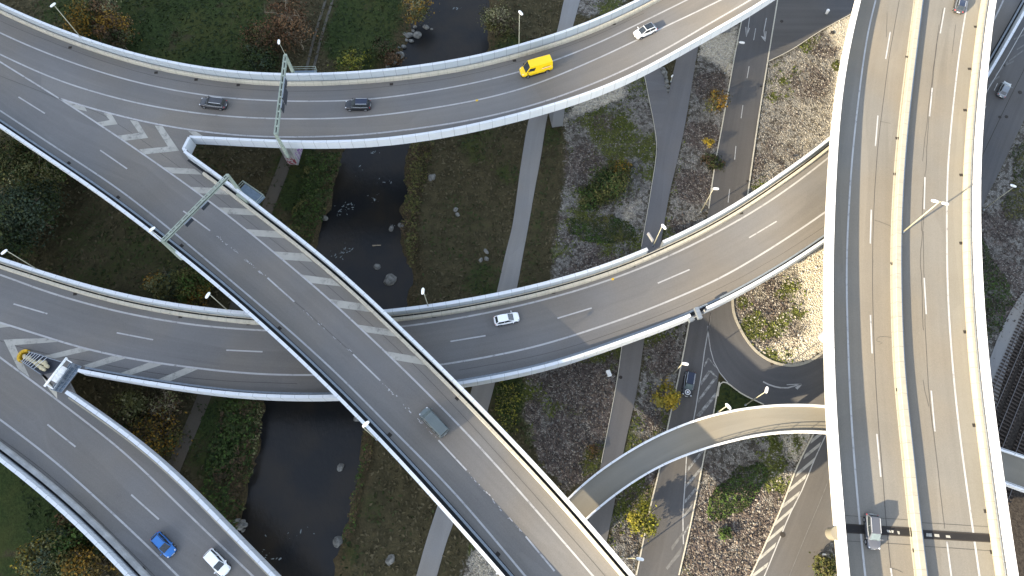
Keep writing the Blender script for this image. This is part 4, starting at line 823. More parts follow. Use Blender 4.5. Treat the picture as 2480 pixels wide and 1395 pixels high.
    mb.add([(xr1 + e, -wr * .90, z1 + .010), (xq, -wr * .92, z1 + .032), (xf1 - e, -wr * .88, z1 + .010), (xf1 - e, wr * .88, z1 + .010), (xq, wr * .92, z1 + .032), (xr1 + e, wr * .90, z1 + .010)] , [(0, 1, 4, 5), (1, 2, 3, 4)])
    if van and roofc == 'ribs':
        for k in range(6):
            y = -wr * .72 + wr * 1.44 * k / 5; mb.box(((xr1 + xf1) / 2 - .1, y, z1 + .035), ((xf1 - xr1) * .86, .09, .03))
        roofm = body
    else: roofm = roofc or body
    mb.build('roof', roofm, root, False, True)
    quadpatch('windscreen', [B_[2], B_[1], T_[1], T_[2]], M[wind], root, (.045, .045, .03, .05))
    if not van: quadpatch('rear_window', [B_[0], B_[3], T_[3], T_[0]], M['glass'], root, (.10, .10, .22, .08))
    else: quadpatch('rear_window', [B_[0], B_[3], T_[3], T_[0]], M['glass'], root, (.10, .10, .50, .18))
    for s in (0, 1):
        if s == 0: bq, bm_, bf, tq, tm, tf_ = B_[0], Bm[0], B_[1], T_[0], Tm[0], T_[1]
        else: bq, bm_, bf, tq, tm, tf_ = B_[3], Bm[1], B_[2], T_[3], Tm[1], T_[2]
        quadpatch('side_window', [bm_, bf, tf_, tm], M['glass'], root, (.04 if not van else .42, .10, .10 if not van else .16, .16 if not van else .34))
        if not van or sideglass == 'all': quadpatch('side_window', [bq, bm_, tm, tq], M['glass'], root, (.13, .03, .12, .16))
    # wheels
    rw = .33 if not (suv or van) else .37; xw = (-.31 * L, .315 * L)
    for xx in xw:
        for sy in (-1, 1):
            Mx = Matrix.Rotation(math.pi / 2, 3, 'X')
            t_ = MB(); t_.lathe((xx, sy * (w - .10), rw), [(rw * .62, -.11), (rw * .94, -.11), (rw, -.07), (rw, .07), (rw * .94, .11), (rw * .62, .11)], 18, Mx)
            wh = t_.build('wheel', M['tyre'], root, False, True)
            r_ = MB(); r_.lathe((xx, sy * (w + .012), rw), [(rw * .60, -.012), (rw * .60, .006), (rw * .2, .012)], 14, Mx); ro = r_.build('rim', M['rim'], wh, False, True)
            a_ = MB(); n = 14
            for k in range(n):
                t0, t1 = math.pi * k / n, math.pi * (k + 1) / n
                ri, ra = rw + .015, rw + .075; y0 = sy * (w - .12); y1 = sy * (w + .006)
                c = [(xx + r * math.cos(t), y, rw + r * math.sin(t)) for t in (t0, t1) for r in (ri, ra) for y in (y0, y1)]
                a_.add(c, [(0, 1, 3, 2), (4, 6, 7, 5), (0, 4, 5, 1), (2, 3, 7, 6), (0, 2, 6, 4), (1, 5, 7, 3)])
            a_.build('wheel_arch', M['trim'], root, False, True)
    for sy in (-1, 1):
        MB().blob((.455 * L, sy * w * .72, zb * .80), (.26, .24, .11), 10, 6, Matrix.Rotation(-sy * .5, 3, 'Z')).build('headlight', M['head'], root, True, True)
        MB().blob((-.470 * L, sy * w * .76, zb * (.84 if not van else .8)), (.12, .24, .26 if not van else .5), 10, 6).build('tail_light', M['tail'], root, True, True)
        mr = MB(); mr.blob((xf0 - .22 * (xf0 - xf1) - (.0 if not van else .1), sy * (w + .13), zb + .07), (.16, .24, .16 if not van else .3), 10, 6, None, .7); mr.bar((xf0 - .2, sy * (w - .12), zb + .02), (xf0 - .2, sy * (w + .06), zb + .05), .05); mr.build('mirror', body if cat != 'van' or roofc == 'ribs' else M['trim'], root, True, True)
        if rails:
            b_ = MB(); yy = sy * wr * .90; b_.bar((xr1 + .15, yy, z1 + .06), (xf1 - .10, yy, z1 + .06), .05, .05); b_.bar((xr1 + .15, yy, z1), (xr1 + .15, yy, z1 + .06), .06, .05); b_.bar((xf1 - .12, yy, z1), (xf1 - .12, yy, z1 + .06), .06, .05); b_.build('roof_rail', rails, root, False, True)
            t2 = MB(); t2.bar(B_[0 if sy < 0 else 3] + Vector((.3, sy * .03, .09)), Bm[0 if sy < 0 else 1] + Vector((0, sy * .015, .09)), .03, .05); t2.bar(Bm[0 if sy < 0 else 1] + Vector((0, sy * .015, .09)), B_[1 if sy < 0 else 2] + Vector((-.1, sy * .03, .09)), .03, .05); t2.build('window_trim', rails, root, False, True)
    MB().box((.497 * L, 0, .42), (.05, .52, .11)).build('number_plate', M['plate'], root, False, True)
    MB().box((-.497 * L, 0, zb * .66), (.06, .52, .12)).build('number_plate', M['plate'], root, False, True)
    MB().box((.47 * L, 0, .30), (.22, W * .70, .16)).build('bumper', M['trim'], root, False, True, .04)
    MB().box((-.478 * L, 0, .32), (.18, W * .80, .18)).build('bumper', M['trim'] if not van else M['trim'], root, False, True, .04)
    for sy in (-1, 1): MB().box((0, sy * (w - .01), .27), (L * .42, .05, .10)).build('sill', M['trim'], root, False, True)
    # shut lines of the doors and bonnet
    sl_ = MB()
    for sy in (-1, 1):
        for xx in ((xm + .02, xf0 - .35) if not van else (xf0 - .35, xf0 - 1.35)): sl_.box((xx, sy * (w - .002), zb * .62), (.015, .02, zb * .5))
    if not van: sl_.bar((xf0 + .03, -w * .72, zb + .012), (xf0 + .03, w * .72, zb + .012), .02, .02)
    sl_.build('wiper_and_shut_line', M['trim'], root, False, True) if False else None
    if not van:
        for y in (-.35, .12): MB().bar((xf0 - .02, y * w, zb + .02), (xf0 - .12, (y + .55) * w, zb + .08), .02, .015).build('wiper', M['trim'], root, False, True)
    if extra: extra(root, dict(L=L, W=W, H=H, w=w, zb=zb, z1=z1, wr=wr, wb=wb, xr1=xr1, xf1=xf1, xf0=xf0, xr0=xr0, B=B_, T=T_, Bm=Bm, Tm=Tm, xq=xq))
    return root
black = carpaint('black car paint', (.012, .014, .018)); grp = 'vehicles on the interchange'
dgrey = carpaint('dark grey car paint', (.035, .038, .045)); white = carpaint('white car paint', (.78, .80, .80)); blue = carpaint('blue car paint', (.02, .14, .42), .2)
silver = carpaint('silver car paint', (.10, .107, .125), .35); vangrey = carpaint('grey green van paint', (.10, .125, .13), .2); yel = carpaint('yellow van paint', (.85, .56, .005)); navy = carpaint('navy roof', (.012, .02, .045)); gcar = carpaint('grey hatchback paint', (.18, .20, .22), .3)
car('parked_car' if 0 else 'suv', 'black estate with pale roof rails, left of the gantry on the top viaduct', 'car', 515, 248, zT, (-1, -.12), 4.85, 1.88, 1.66, dgrey, 'suv', None, M['chrome'], grp)
car('suv', 'black off-roader with silver window trim, just right of the gantry on the top viaduct', 'car', 866, 252, zT, (-1, .05), 4.5, 1.86, 1.66, black, 'suv', navy, M['chrome'], grp)
def vanlogo(root, d):
    for sy in (-1, 1):
        cu = bpy.data.curves.new('van_lettering', 'FONT'); cu.body = 'DIE POST'; cu.size = .30; cu.align_x = 'CENTER'; cu.extrude = .004
        tmp = bpy.data.objects.new('tmp', cu); COL.objects.link(tmp); dg = bpy.context.evaluated_depsgraph_get(); me = bpy.data.meshes.new_from_object(tmp.evaluated_get(dg)); bpy.data.objects.remove(tmp)
        me.materials.clear(); o = link('lettering', me, M['trim']); o.parent = root
        b0, b1, t0, t1 = (d['B'][0], d['Bm'][0], d['T'][0], d['Tm'][0]) if sy < 0 else (d['B'][3], d['Bm'][1], d['T'][3], d['Tm'][1])
        f = .30; base = (b0 * .5 + b1 * .5) * (1 - f) + (t0 * .5 + t1 * .5) * f; up = ((t0 + t1) - (b0 + b1)).normalized(); along = (b1 - b0).normalized() * (1 if sy < 0 else -1)
        n = along.cross(up).normalized(); up = n.cross(along)
        m_ = Matrix((along, up, n)).transposed().to_4x4(); m_.translation = base + n * .012 + along * (-.1); o.matrix_local = m_
        for k, (mat, dy, ln) in enumerate(((M['plate'], -.10, 1.75), (M['red'], -.20, 1.6))):
            c = base + n * .012 + up * dy; mb = MB(); mb.box(c, (ln, .075, .012), M=Matrix((along, up, n)).transposed()); mb.build('stripe', mat, root, False, True)
car('delivery_van', 'tall yellow delivery van on the top viaduct', 'van', 1298, 160, zT, (-1, .33), 5.75, 2.05, 2.45, yel, 'van', None, None, grp, extra=vanlogo)
car('hatchback', 'white hatchback with black glass roof behind the yellow van', 'car', 1563, 73, zT, (-.9, .44), 4.2, 1.80, 1.48, white, 'hatch', M['glass'], None, grp)
car('hatchback', 'white five-door car alone on the curved middle viaduct', 'car', 1227, 771, zM, (1, -.2), 4.2, 1.78, 1.50, white, 'hatch', None, None, grp)
car('minibus', 'grey van with ribbed roof on the diagonal viaduct', 'van', 1050, 1021, zD, (-.70, -.74), 5.0, 1.95, 1.95, vangrey, 'van', 'ribs', None, grp, wind='glassL', sideglass='all')
car('small_car', 'bright blue small car on the bottom left viaduct', 'car', 394, 1319, zM, (.71, .74), 4.15, 1.80, 1.48, blue, 'hatch', None, M['trim'], grp)
car('crossover', 'white car beside the blue one at the bottom left', 'car', 524, 1362, zM, (.71, .74), 4.4, 1.84, 1.58, white, 'suv', None, None, grp)
car('estate_car', 'silver estate with roof rails crossing the black expansion joint', 'car', 2116, 1287, zR, (.07, 1), 4.6, 1.86, 1.72, silver, 'suv', None, M['chrome'], grp, wind='glassL')
car('hatchback', 'dark red-lit car at the top of the right viaduct, partly cut off by the frame', 'car', 2327, 8, zR, (.22, -1), 4.2, 1.80, 1.50, dgrey, 'hatch', navy, M['chrome'], grp)
car('hatchback', 'grey car in the shade on the ground road at the right edge', 'car', 2434, 215, zG, (.45, -.9), 4.2, 1.78, 1.55, gcar, 'hatch', None, None, grp)
def badge(root, d):
    mb = MB(); x = .36 * d['L']; z = d['zb'] * .965
    for k in range(24):
        t0, t1 = 2 * math.pi * k / 24, 2 * math.pi * (k + 1) / 24
        mb.add([(x + r * math.cos(t), r * math.sin(t), z + .04 - .06 * r * math.cos(t)) for t, r in ((t0, .36), (t0, .46), (t1, .46), (t1, .36))], [(0, 1, 2, 3)])
    mb.build('bonnet_ring', M['plate'], root, False, True)
    MB().blob((x, 0, z + .04), (.42, .40, .03), 9, 4).build('bonnet_emblem', M['chrome'], root, False, True)
car('suv', 'black car with a round white emblem on its bonnet on the ground road', 'car', 1669, 928, zG, (-.17, 1), 4.55, 1.88, 1.62, black, 'suv', navy, M['chrome'], grp, wind='glassL', extra=badge)

# ------------------------------------------------------------------ street lamps
def lamp(base, zf, dz0, head, label, hmax=None, below=.0, double=False, group='street lamps', hw=(.95, .42)):
    b = at(base[0], base[1], zf, dz0); d = ray(*head); best = None
    for h in np.arange(1.0, 13, .05):
        k = (b[2] + h - HC) / d[2]; q = np.array((k * d[0], k * d[1])); e = np.hypot(*(q - b[:2]))
        if best is None or e < best[0]: best = (e, h, q)
    h = best[1]; q = best[2]
    root = empty('street_lamp', (b[0], b[1], b[2] - below), label, 'street lamp', group)
    MB().tube((b[0], b[1], b[2] - below), (b[0], b[1], b[2] + h - .05), .11, .06, 10).build('pole', M['pole'], root, True)
    MB().tube((b[0], b[1], b[2] - below), (b[0], b[1], b[2] - below + .35), .19, .17, 10).build('base_collar', M['steel'], root, True)
    return root, b, h, q
def head(root, c, ang, mat='lampw', L=1.05, W=.46):
    mb = MB(); mb.blob(c, (L, W, .26), 16, 8, Matrix.Rotation(ang, 3, 'Z'), .75); o = mb.build('lamp_head', M[mat], root, True)
    m2 = MB(); m2.blob((c[0], c[1], c[2] - .10), (L * .7, W * .7, .14), 12, 6, Matrix.Rotation(ang, 3, 'Z')); m2.build('lens', M['lens'], o, True)
LAMPS = [
 ((195, 90), zT, WH, (128, 12), 'street lamp outside the top viaduct wall in the upper left corner', WH + .4, -2.2),
 ((1257, 107), zT, WH, (1261, 31), 'street lamp outside the top viaduct wall, above the yellow van', WH + .4, -1.0),
 ((88, 651), zM, WH, (10, 610), 'street lamp at the far left edge above the curved middle viaduct', WH + .4, -2.3),
 ((550, 750), zM, WH, (503, 715), 'street lamp beside the small autumn trees above the curved middle viaduct', WH + .4, -2.0),
 ((1037, 741), zM, WH, (1024, 705), 'street lamp right of the river at the wall of the middle viaduct', WH + .4, -1.6),
 ((1589, 580), zM, WH, (1608, 549), 'street lamp beside the joint plate on the upper wall of the middle viaduct', WH + .4, -1.0),
 ((910, 1062), zD, .2, (886, 1027), 'street lamp hugging the lower wall of the diagonal viaduct, left of the grey van', .8, .75),
 ((396, 586), zD, 2.0, (368, 555), 'street lamp at the left foot of the gantry on the diagonal viaduct', 2.4, .75),
 ((1755, 178), zG, 0, (1797, 103), 'tall street lamp on the gravel left of the ground road near the top', 0, -.12),
 ((1697, 514), zG, 0, (1734, 457), 'street lamp on the gravel just above the middle viaduct', 0, -.05),
 ((1628, 909), zG, 0, (1660, 881), 'street lamp on the gravel beside the black car with the bonnet emblem', 0, -.15),
 ((1805, 981), zG, 0, (1857, 944), 'street lamp on the green triangle by the turning road', 0, 1.2),
 ((1741, 997), zP, 0, (1764, 984), 'short lamp on the upper rail of the slim curved bridge', .4, -.9),
 ((1519, 1352), zG, 0, (1550, 1354), 'street lamp at the bottom between the diagonal viaduct and the ground road', 0, -.2),
 ((2381, 508), zG, 0, (2454, 450), 'street lamp in the shaded ground right of the tall viaduct', 0, 2.7),
 ((2029, 1343), zG, 0, (1996, 1343), 'street lamp half hidden under the left wall of the tall viaduct', 0, 0),
 ((1624, 199), zG, 0, (1628, 184), 'low lamp on the small stone-edged triangle between the paths', 0, .9)]
for ba, zf, dz0, hd, lab, below, ang in LAMPS:
    ro, b, h, q = lamp(ba, zf, dz0, hd, lab, below=below)
    u = np.array((math.cos(ang), math.sin(ang))); c = (q[0], q[1], b[2] + h)
    MB().bar((b[0], b[1], b[2] + h - .08), (q[0], q[1], b[2] + h - .02), .07).build('arm', M['pole'], ro)
    small = h < 3.2
    head(ro, c, ang, 'lampw', .7 if small else 1.15, .3 if small else .5)
b = at(2186, 563, zR, .3); ro = empty('street_lamp', tuple(b), 'twin-headed street lamp on the median of the tall viaduct', 'street lamp', 'street lamps')
d = ray(2277, 489); best = min(((np.hypot(*((np.array(d[:2]) * ((b[2] + h - HC) / d[2])) - b[:2])), h) for h in np.arange(3, 13, .05)))
h = best[1]; top = np.array((*b[:2], b[2] + h))
MB().tube(tuple(b), tuple(top), .13, .08, 12).build('pole', M['pole'], ro, True); MB().tube(tuple(b), tuple(b + (0, 0, .4)), .22, .2, 12).build('base_collar', M['steel'], ro, True)
for px, py, sg in ((2264, 487, -1), (2289, 493, 1)):
    k = (top[2] + .1 - HC) / ray(px, py)[2]; c = ray(px, py)[:2] * k; MB().bar(tuple(top), (c[0], c[1], top[2] + .1), .07).build('arm', M['pole'], ro); head(ro, (c[0], c[1], top[2] + .12), -.25, 'lampw', 1.1, .46)

# ------------------------------------------------------------------ sign gantries
def gantry(name, label, topA, topB, zf, hz, signs, platform):
    A = Vector(at(topA[0], topA[1], zf, hz)); B = Vector(at(topB[0], topB[1], zf, hz)); A.z = B.z = (A.z + B.z) / 2
    root = empty(name, tuple((A + B) / 2 - Vector((0, 0, hz))), label, 'sign gantry', 'sign gantries'); d = (B - A).normalized(); n = Vector((-d.y, d.x, 0)); L = (B - A).length
    for s in (-.24, .24):
        for zz in (0, -.45): MB().bar(A + n * s + Vector((0, 0, zz)), B + n * s + Vector((0, 0, zz)), .13, .13).build('chord', M['green'], root)
    k = int(L / 1.4)
    for i in range(k + 1):
        p = A + d * (L * i / k); mb = MB(); mb.box(p, (.28, .44, .10), math.atan2(d.y, d.x)); mb.build('rung', M['green'], root)
    for i in range(k):
        p = A + d * (L * i / k); q = A + d * (L * (i + 1) / k)
        MB().bar(p + Vector((0, 0, -.40)), q + Vector((0, 0, -.40)), .34, .04).build('beam_shade_panel', M['dark'], root)  # dark panel added so the openings between rungs look shaded
    for P in (A, B):
        zb_ = zf(P.x, P.y) - .6; mb = MB(); mb.add([(P.x + a * w_, P.y + b_ * w_, z_) for z_, w_ in ((zb_, .26), (P.z + .08, .20)) for a, b_ in ((-1, -1), (1, -1), (1, 1), (-1, 1))], [(0, 1, 5, 4), (1, 2, 6, 5), (2, 3, 7, 6), (3, 0, 4, 7), (0, 3, 2, 1), (4, 5, 6, 7)]); mb.build('post', M['green'], root)
    for f, w_, h_, side in signs:
        p = A + d * (L * f) + n * side * .45; ang = math.atan2(d.y, d.x)
        MB().box(p + Vector((0, 0, -.35 - h_ / 2 + .5)), (w_, .14, h_), ang).build('sign_panel', M['sign'], root, bevel=.02)
        mb = MB(); mb.box(p + Vector((0, 0, -.35 + .52)), (w_ + .08, .18, .06), ang); mb.build('sign_frame', M['steel'], root)
    if platform:
        pc, wx, wy, sg = platform; c = A if pc == 0 else B; zz = zf(c.x, c.y) + .3; o = -d if pc == 0 else d; c = Vector((c.x, c.y, zz)) + o * .9 + Vector((0, 0, 0)); along = n * sg; ang = math.atan2(along.y, along.x)
        ctr = c + along * 1.6
        MB().box(ctr, (wx, wy, .06), ang).build('platform_grating', M['grate'], root)
        mb = MB(); q = Matrix.Rotation(ang, 3, 'Z'); cs = [ctr + q @ Vector((x * wx / 2, y * wy / 2, 0)) for x, y in ((-1, -1), (1, -1), (1, 1), (-1, 1))]
        for i in range(4):
            for hh in (.55, 1.1): mb.bar(cs[i] + Vector((0, 0, hh)), cs[(i + 1) % 4] + Vector((0, 0, hh)), .06)
            mb.bar(cs[i], cs[i] + Vector((0, 0, 1.1)), .06)
        mb.build('platform_railing', M['green'], root)
        MB().box(c - o * 1.5 + along * 1.2 + Vector((0, 0, .35)), (2.4, .55, .9), ang).build('equipment_box', M['green'], root, bevel=.03)
    return root, A, B
g1, A1, B1 = gantry('sign_gantry', 'pale green gantry spanning the top viaduct with three dark signs', (691, 133), (667, 324), zT, 6.4, [(.34, 1.4, 1.2, 1), (.48, 2.7, 2.1, 1), (.64, 1.6, 1.4, 1)], (0, 4.2, 1.4, 1))
g2, A2, B2 = gantry('sign_gantry', 'pale green gantry spanning the diagonal viaduct with two lane signals', (551, 424), (393, 583), zD, 6.2, [(.42, 1.5, .9, 1.9), (.67, 1.5, .9, 1.9)], (0, 4.6, 1.7, 1))
p = at(675, 101, zT, 8.2); mb = MB(); mb.bar(A1, (p[0], p[1], A1.z + 1.6), .07); mb.build('lamp_arm', M['pole'], g1); head(g1, (p[0], p[1], A1.z + 1.7), 1.7)

# ------------------------------------------------------------------ crash cushion and sign platform at the lower left nose
zc = 14.5
def am(px, py, dz=0.0): return Vector(at(px, py, zM, dz))
cc = empty('crash_cushion', tuple(am(90, 890)), 'yellow-nosed crash cushion filled with beige bags in front of the lower left road nose', 'crash cushion')
top = [am(*q, .75) for q in [(69, 852), (85, 856), (100, 860), (120, 868), (150, 877)]]; bot_ = [am(*q, .75) for q in [(51, 874), (60, 880), (70, 887), (85, 897), (100, 907)]]
for Ls in (top, bot_):
    mb = MB()
    for a, b in zip(Ls, Ls[1:]): mb.bar(a, b, .10, .34)
    mb.build('side_rail', M['steel'], cc)
for i, f in enumerate(np.linspace(.10, .92, 7)):
    a = top[0].lerp(top[-2], f) if 0 else Vector(np.array([np.interp(f * 3, range(4), [t[k] for t in top[:4]]) for k in range(3)])); b = Vector(np.array([np.interp(f * 3, range(4), [t[k] for t in bot_[:4]]) for k in range(3)]))
    MB().bar(a + Vector((0, 0, .12)), b + Vector((0, 0, .12)), .06, .05).build('cross_bar', M['chrome'], cc)
fl = [am(*q, .05) for q in [(69, 852), (100, 861), (150, 878), (138, 900), (100, 908), (70, 888), (51, 874)]]; flatpoly('cushion_floor', fl, M['sign'], cc)
mb = MB(); arc = [(69, 851), (62, 850.5), (55, 854), (50, 860), (47.5, 867), (48, 872), (51, 875)]
for (x0, y0), (x1, y1) in zip(arc, arc[1:]):
    a, b = am(x0, y0, .4), am(x1, y1, .4); mb.bar(a, b, .42, .85)
mb.build('nose', M['yellow'], cc)
k = 0
for x, y, L_ in ((60, 864, .9), (67, 868, .8), (72, 866, .7), (77, 873, 1.0), (84, 877, .9), (90, 880, .8), (98, 876, .9), (104, 879, .9), (110, 881, 1.2), (113, 886, 1.1), (92, 885, .9), (99, 890, 1.0), (105, 893, 1.1), (88, 881, .8)):
    c = am(x, y, .55 + .1 * (x > 95)); o = MB().blob(c, (L_ * 1.05, .62, .5), 10, 7, Matrix.Rotation(rng.normal(-.5, .3), 3, 'Z'), .8).build('sand_bag', M['bag'], None, True)
    tag(o, ['beige sand bag in the crash cushion', 'beige sand bag in the crash cushion'][0], 'sand bag', 'sand bags in the crash cushion')
pf = empty('sign_support', tuple(am(155, 915)), 'grey steel platform with white pipe frame closing the lower left road nose', 'steel platform')
deckp = [am(*q, .9) for q in [(172, 878), (198, 888), (150, 951), (124, 944)]]
flatpoly('grating', deckp, M['grate'], pf)
for f in (0, .12, .25, .37, .5, .62, .75, .87, 1): MB().bar(deckp[0].lerp(deckp[3], f) + Vector((0, 0, .06)), deckp[1].lerp(deckp[2], f) + Vector((0, 0, .06)), .07, .07).build('grating_bearer', M['steel'], pf)
for f in (0, .33, .66, 1): MB().bar(deckp[0].lerp(deckp[1], f) + Vector((0, 0, .1)), deckp[3].lerp(deckp[2], f) + Vector((0, 0, .1)), .09, .09).build('frame_beam', M['steel'], pf)
flatpoly('nose_slab', [am(*q, .03) for q in [(120, 866), (180, 882), (192, 898), (152, 952), (135, 945), (100, 908)]], M['asph'], pf)
w0, w1 = am(162, 866, 2.3), am(107.5, 936, 2.3); MB().tube(w0, w1, .2, .2, 10).build('pipe', M['lampw'], pf, True)
for a, b in (((160.5, 870), (175, 879)), ((141, 897), (155, 906)), ((134, 906), (148, 915)), ((113, 932), (129, 942))): MB().bar(am(*a, 2.3), am(*b, 1.6), .16).build('strut', M['lampw'], pf)
w0, w1 = am(176, 878, 1.6), am(128, 944, 1.6); MB().tube(w0, w1, .10, .10, 10).build('pipe', M['steel'], pf, True)
c0, c1 = am(159, 890, 1.2), am(132, 925, 1.2); mb = MB(); mb.bar(c0, c1, 1.0, .5); mb.build('cabinet', M['lampw'], pf, bevel=.04)
for x, y in ((180, 886), (154, 921)): c = am(x, y, 1.0); MB().tube(c, c + Vector((0, 0, .3)), .3, .25, 14).build('base_drum', M['steel'], pf)
pp = [am(*q) for q in [(100, 905), (107, 907), (115, 915), (138, 950), (139, 966), (118, 941)]]; flatpoly('concrete_plinth', [Vector((v.x, v.y, v.z + .03)) for v in pp], M['conc'], pf)
p = at(2001, 33); o = MB().tube((p[0], p[1], 0), (p[0], p[1], .9), .3, .3, 14).blob((p[0], p[1], .95), (.75, .75, .5), 14, 8).build('bollard', M['lampw'], None, True); tag(o, 'small round-topped white bollard on the side road near the top', 'bollard')

#PART5
# ------------------------------------------------------------------ vegetation
def leafmesh(name, P, N, size, col, parent=None, mat='leaf', aspect=1.4):
    """one quad per leaf clump: P centres, N normals, size, colour per leaf"""
    n = len(P); N = N / (np.linalg.norm(N, axis=1)[:, None] + 1e-9); r = rng.normal(0, 1, (n, 3)); U = np.cross(N, r); U /= np.linalg.norm(U, axis=1)[:, None] + 1e-9; W = np.cross(N, U)
    a = (size * aspect)[:, None] / 2; b = size[:, None] / 2
    V = np.stack([P - U * a, P + W * b * .9, P + U * a, P - W * b * .9], 1).reshape(-1, 3).astype(np.float32)
    me = bpy.data.meshes.new(name); me.vertices.add(4 * n); me.vertices.foreach_set('co', V.ravel()); me.loops.add(4 * n); me.loops.foreach_set('vertex_index', np.arange(4 * n, dtype=np.int32))
    me.polygons.add(n); me.polygons.foreach_set('loop_start', np.arange(0, 4 * n, 4, dtype=np.int32)); me.update(calc_edges=True)
    ca = me.color_attributes.new('tint', 'FLOAT_COLOR', 'POINT'); c = np.repeat(np.c_[col, np.ones(n)], 4, axis=0).astype(np.float32); ca.data.foreach_set('color', c.ravel())
    return link(name, me, M[mat], parent)
PAL = dict(dark=[(.018, .030, .010), (.030, .045, .014), (.045, .052, .018)], olive=[(.05, .055, .018), (.075, .075, .025), (.10, .095, .03)], blue=[(.022, .036, .022), (.038, .055, .034), (.03, .04, .022)],
           yellow=[(.25, .18, .02), (.33, .24, .03), (.18, .15, .03)], amber=[(.16, .09, .015), (.22, .13, .02), (.10, .07, .02)], rust=[(.11, .055, .028), (.15, .085, .04), (.07, .045, .025)],
           brown=[(.055, .038, .022), (.08, .055, .03), (.04, .032, .018)], lime=[(.15, .15, .02), (.21, .19, .03), (.11, .12, .025)], pale=[(.13, .13, .06), (.18, .17, .09), (.09, .095, .04)], green=[(.035, .065, .015), (.055, .09, .02), (.03, .045, .012)])
def mixpal(names):
    L = []
    for n in names: L += PAL[n]
    return np.array(L)
def crown(name, c, rad, hgt, n, pal, size, parent, clumps=None, gap=.35, dense=.30):
    K = clumps or max(10, int(rad * 9)); th = rng.random(K) * 2 * math.pi; ph = np.arccos(1 - rng.random(K) * 1.5); rr = (.45 + .55 * rng.random(K) ** .5)
    lump = 1 + .28 * np.sin(th * 2 + rng.random() * 6) + .15 * np.sin(th * 5 + rng.random() * 6)
    C = np.stack([rad * rr * lump * np.sin(ph) * np.cos(th), rad * rr * lump * np.sin(ph) * np.sin(th), hgt / 2 * rr * np.cos(ph)], 1)
    k = rng.integers(0, K, n); sg = rad * dense * (.6 + .8 * rng.random(K))[k][:, None]
    P = C[k] + rng.normal(0, 1, (n, 3)) * sg * (1, 1, .7); P[:, 2] = np.clip(P[:, 2], -hgt * .5, hgt * .55)
    pl = mixpal(pal); ci = rng.integers(0, len(pl), K); col = pl[ci][k] * (.75 + .5 * rng.random((K, 1)))[k] * (.8 + .4 * rng.random((n, 1)))
    sw = rng.random(n) < .25; col[sw] = pl[rng.integers(0, len(pl), sw.sum())]
    N = P / (rad, rad, hgt / 2) + rng.normal(0, .7, (n, 3)) + (0, 0, .4)
    return leafmesh(name, P + np.array(c), N, size * (.6 + .8 * rng.random(n)), col, parent)
def tree(kind, label, cat, px, py, r, h, pal, n=2600, size=.34, group=None, trunk='bark', twigs=0, low=.25, dense=.30, zoff=0.0):
    p = at(px, py, zG, h * .62); root = empty(kind, (p[0], p[1], zoff), label, cat, group); tw = MB(); tr_ = .05 + .022 * h
    lean = rng.normal(0, .04, 2) * h; top = Vector((p[0] + lean[0], p[1] + lean[1], zoff + h * .72)); base = Vector((p[0], p[1], zoff - .4)); mid = base.lerp(top, .5) + Vector((rng.normal(0, .1), rng.normal(0, .1), 0))
    tw.tube(base, mid, tr_, tr_ * .72, 8); tw.tube(mid, top, tr_ * .72, tr_ * .35, 8); tw.build('trunk', M[trunk], root, True)
    lb = MB(); nl = 9 + twigs
    for i in range(nl):
        a = 2 * math.pi * (i * .618) + rng.random(); f = .25 + .7 * rng.random(); s_ = base.lerp(top, f); L = r * (.5 + .5 * rng.random()); e = s_ + Vector((math.cos(a) * L, math.sin(a) * L, L * (.45 + .6 * rng.random())))
        e.z = min(e.z, zoff + h * 1.0); m_ = s_.lerp(e, .5) + Vector((0, 0, .12 * L)); lb.tube(s_, m_, tr_ * .34, tr_ * .22, 5); lb.tube(m_, e, tr_ * .22, tr_ * .08, 5)
        for j in range(2 + (3 if twigs else 0)):
            q = m_.lerp(e, rng.random()); u = Vector(rng.normal(0, 1, 3)); u.z = abs(u.z); u.normalize(); lb.tube(q, q + u * L * .4, tr_ * .09, tr_ * .03, 4)
    lb.build('limbs', M[trunk], root)
    zc_ = zoff + h * (low + 1) / 2; crown('crown', (p[0] + lean[0] * .6, p[1] + lean[1] * .6, zc_), r, h * (1 - low), n, pal, size, root, dense=dense)
    return root
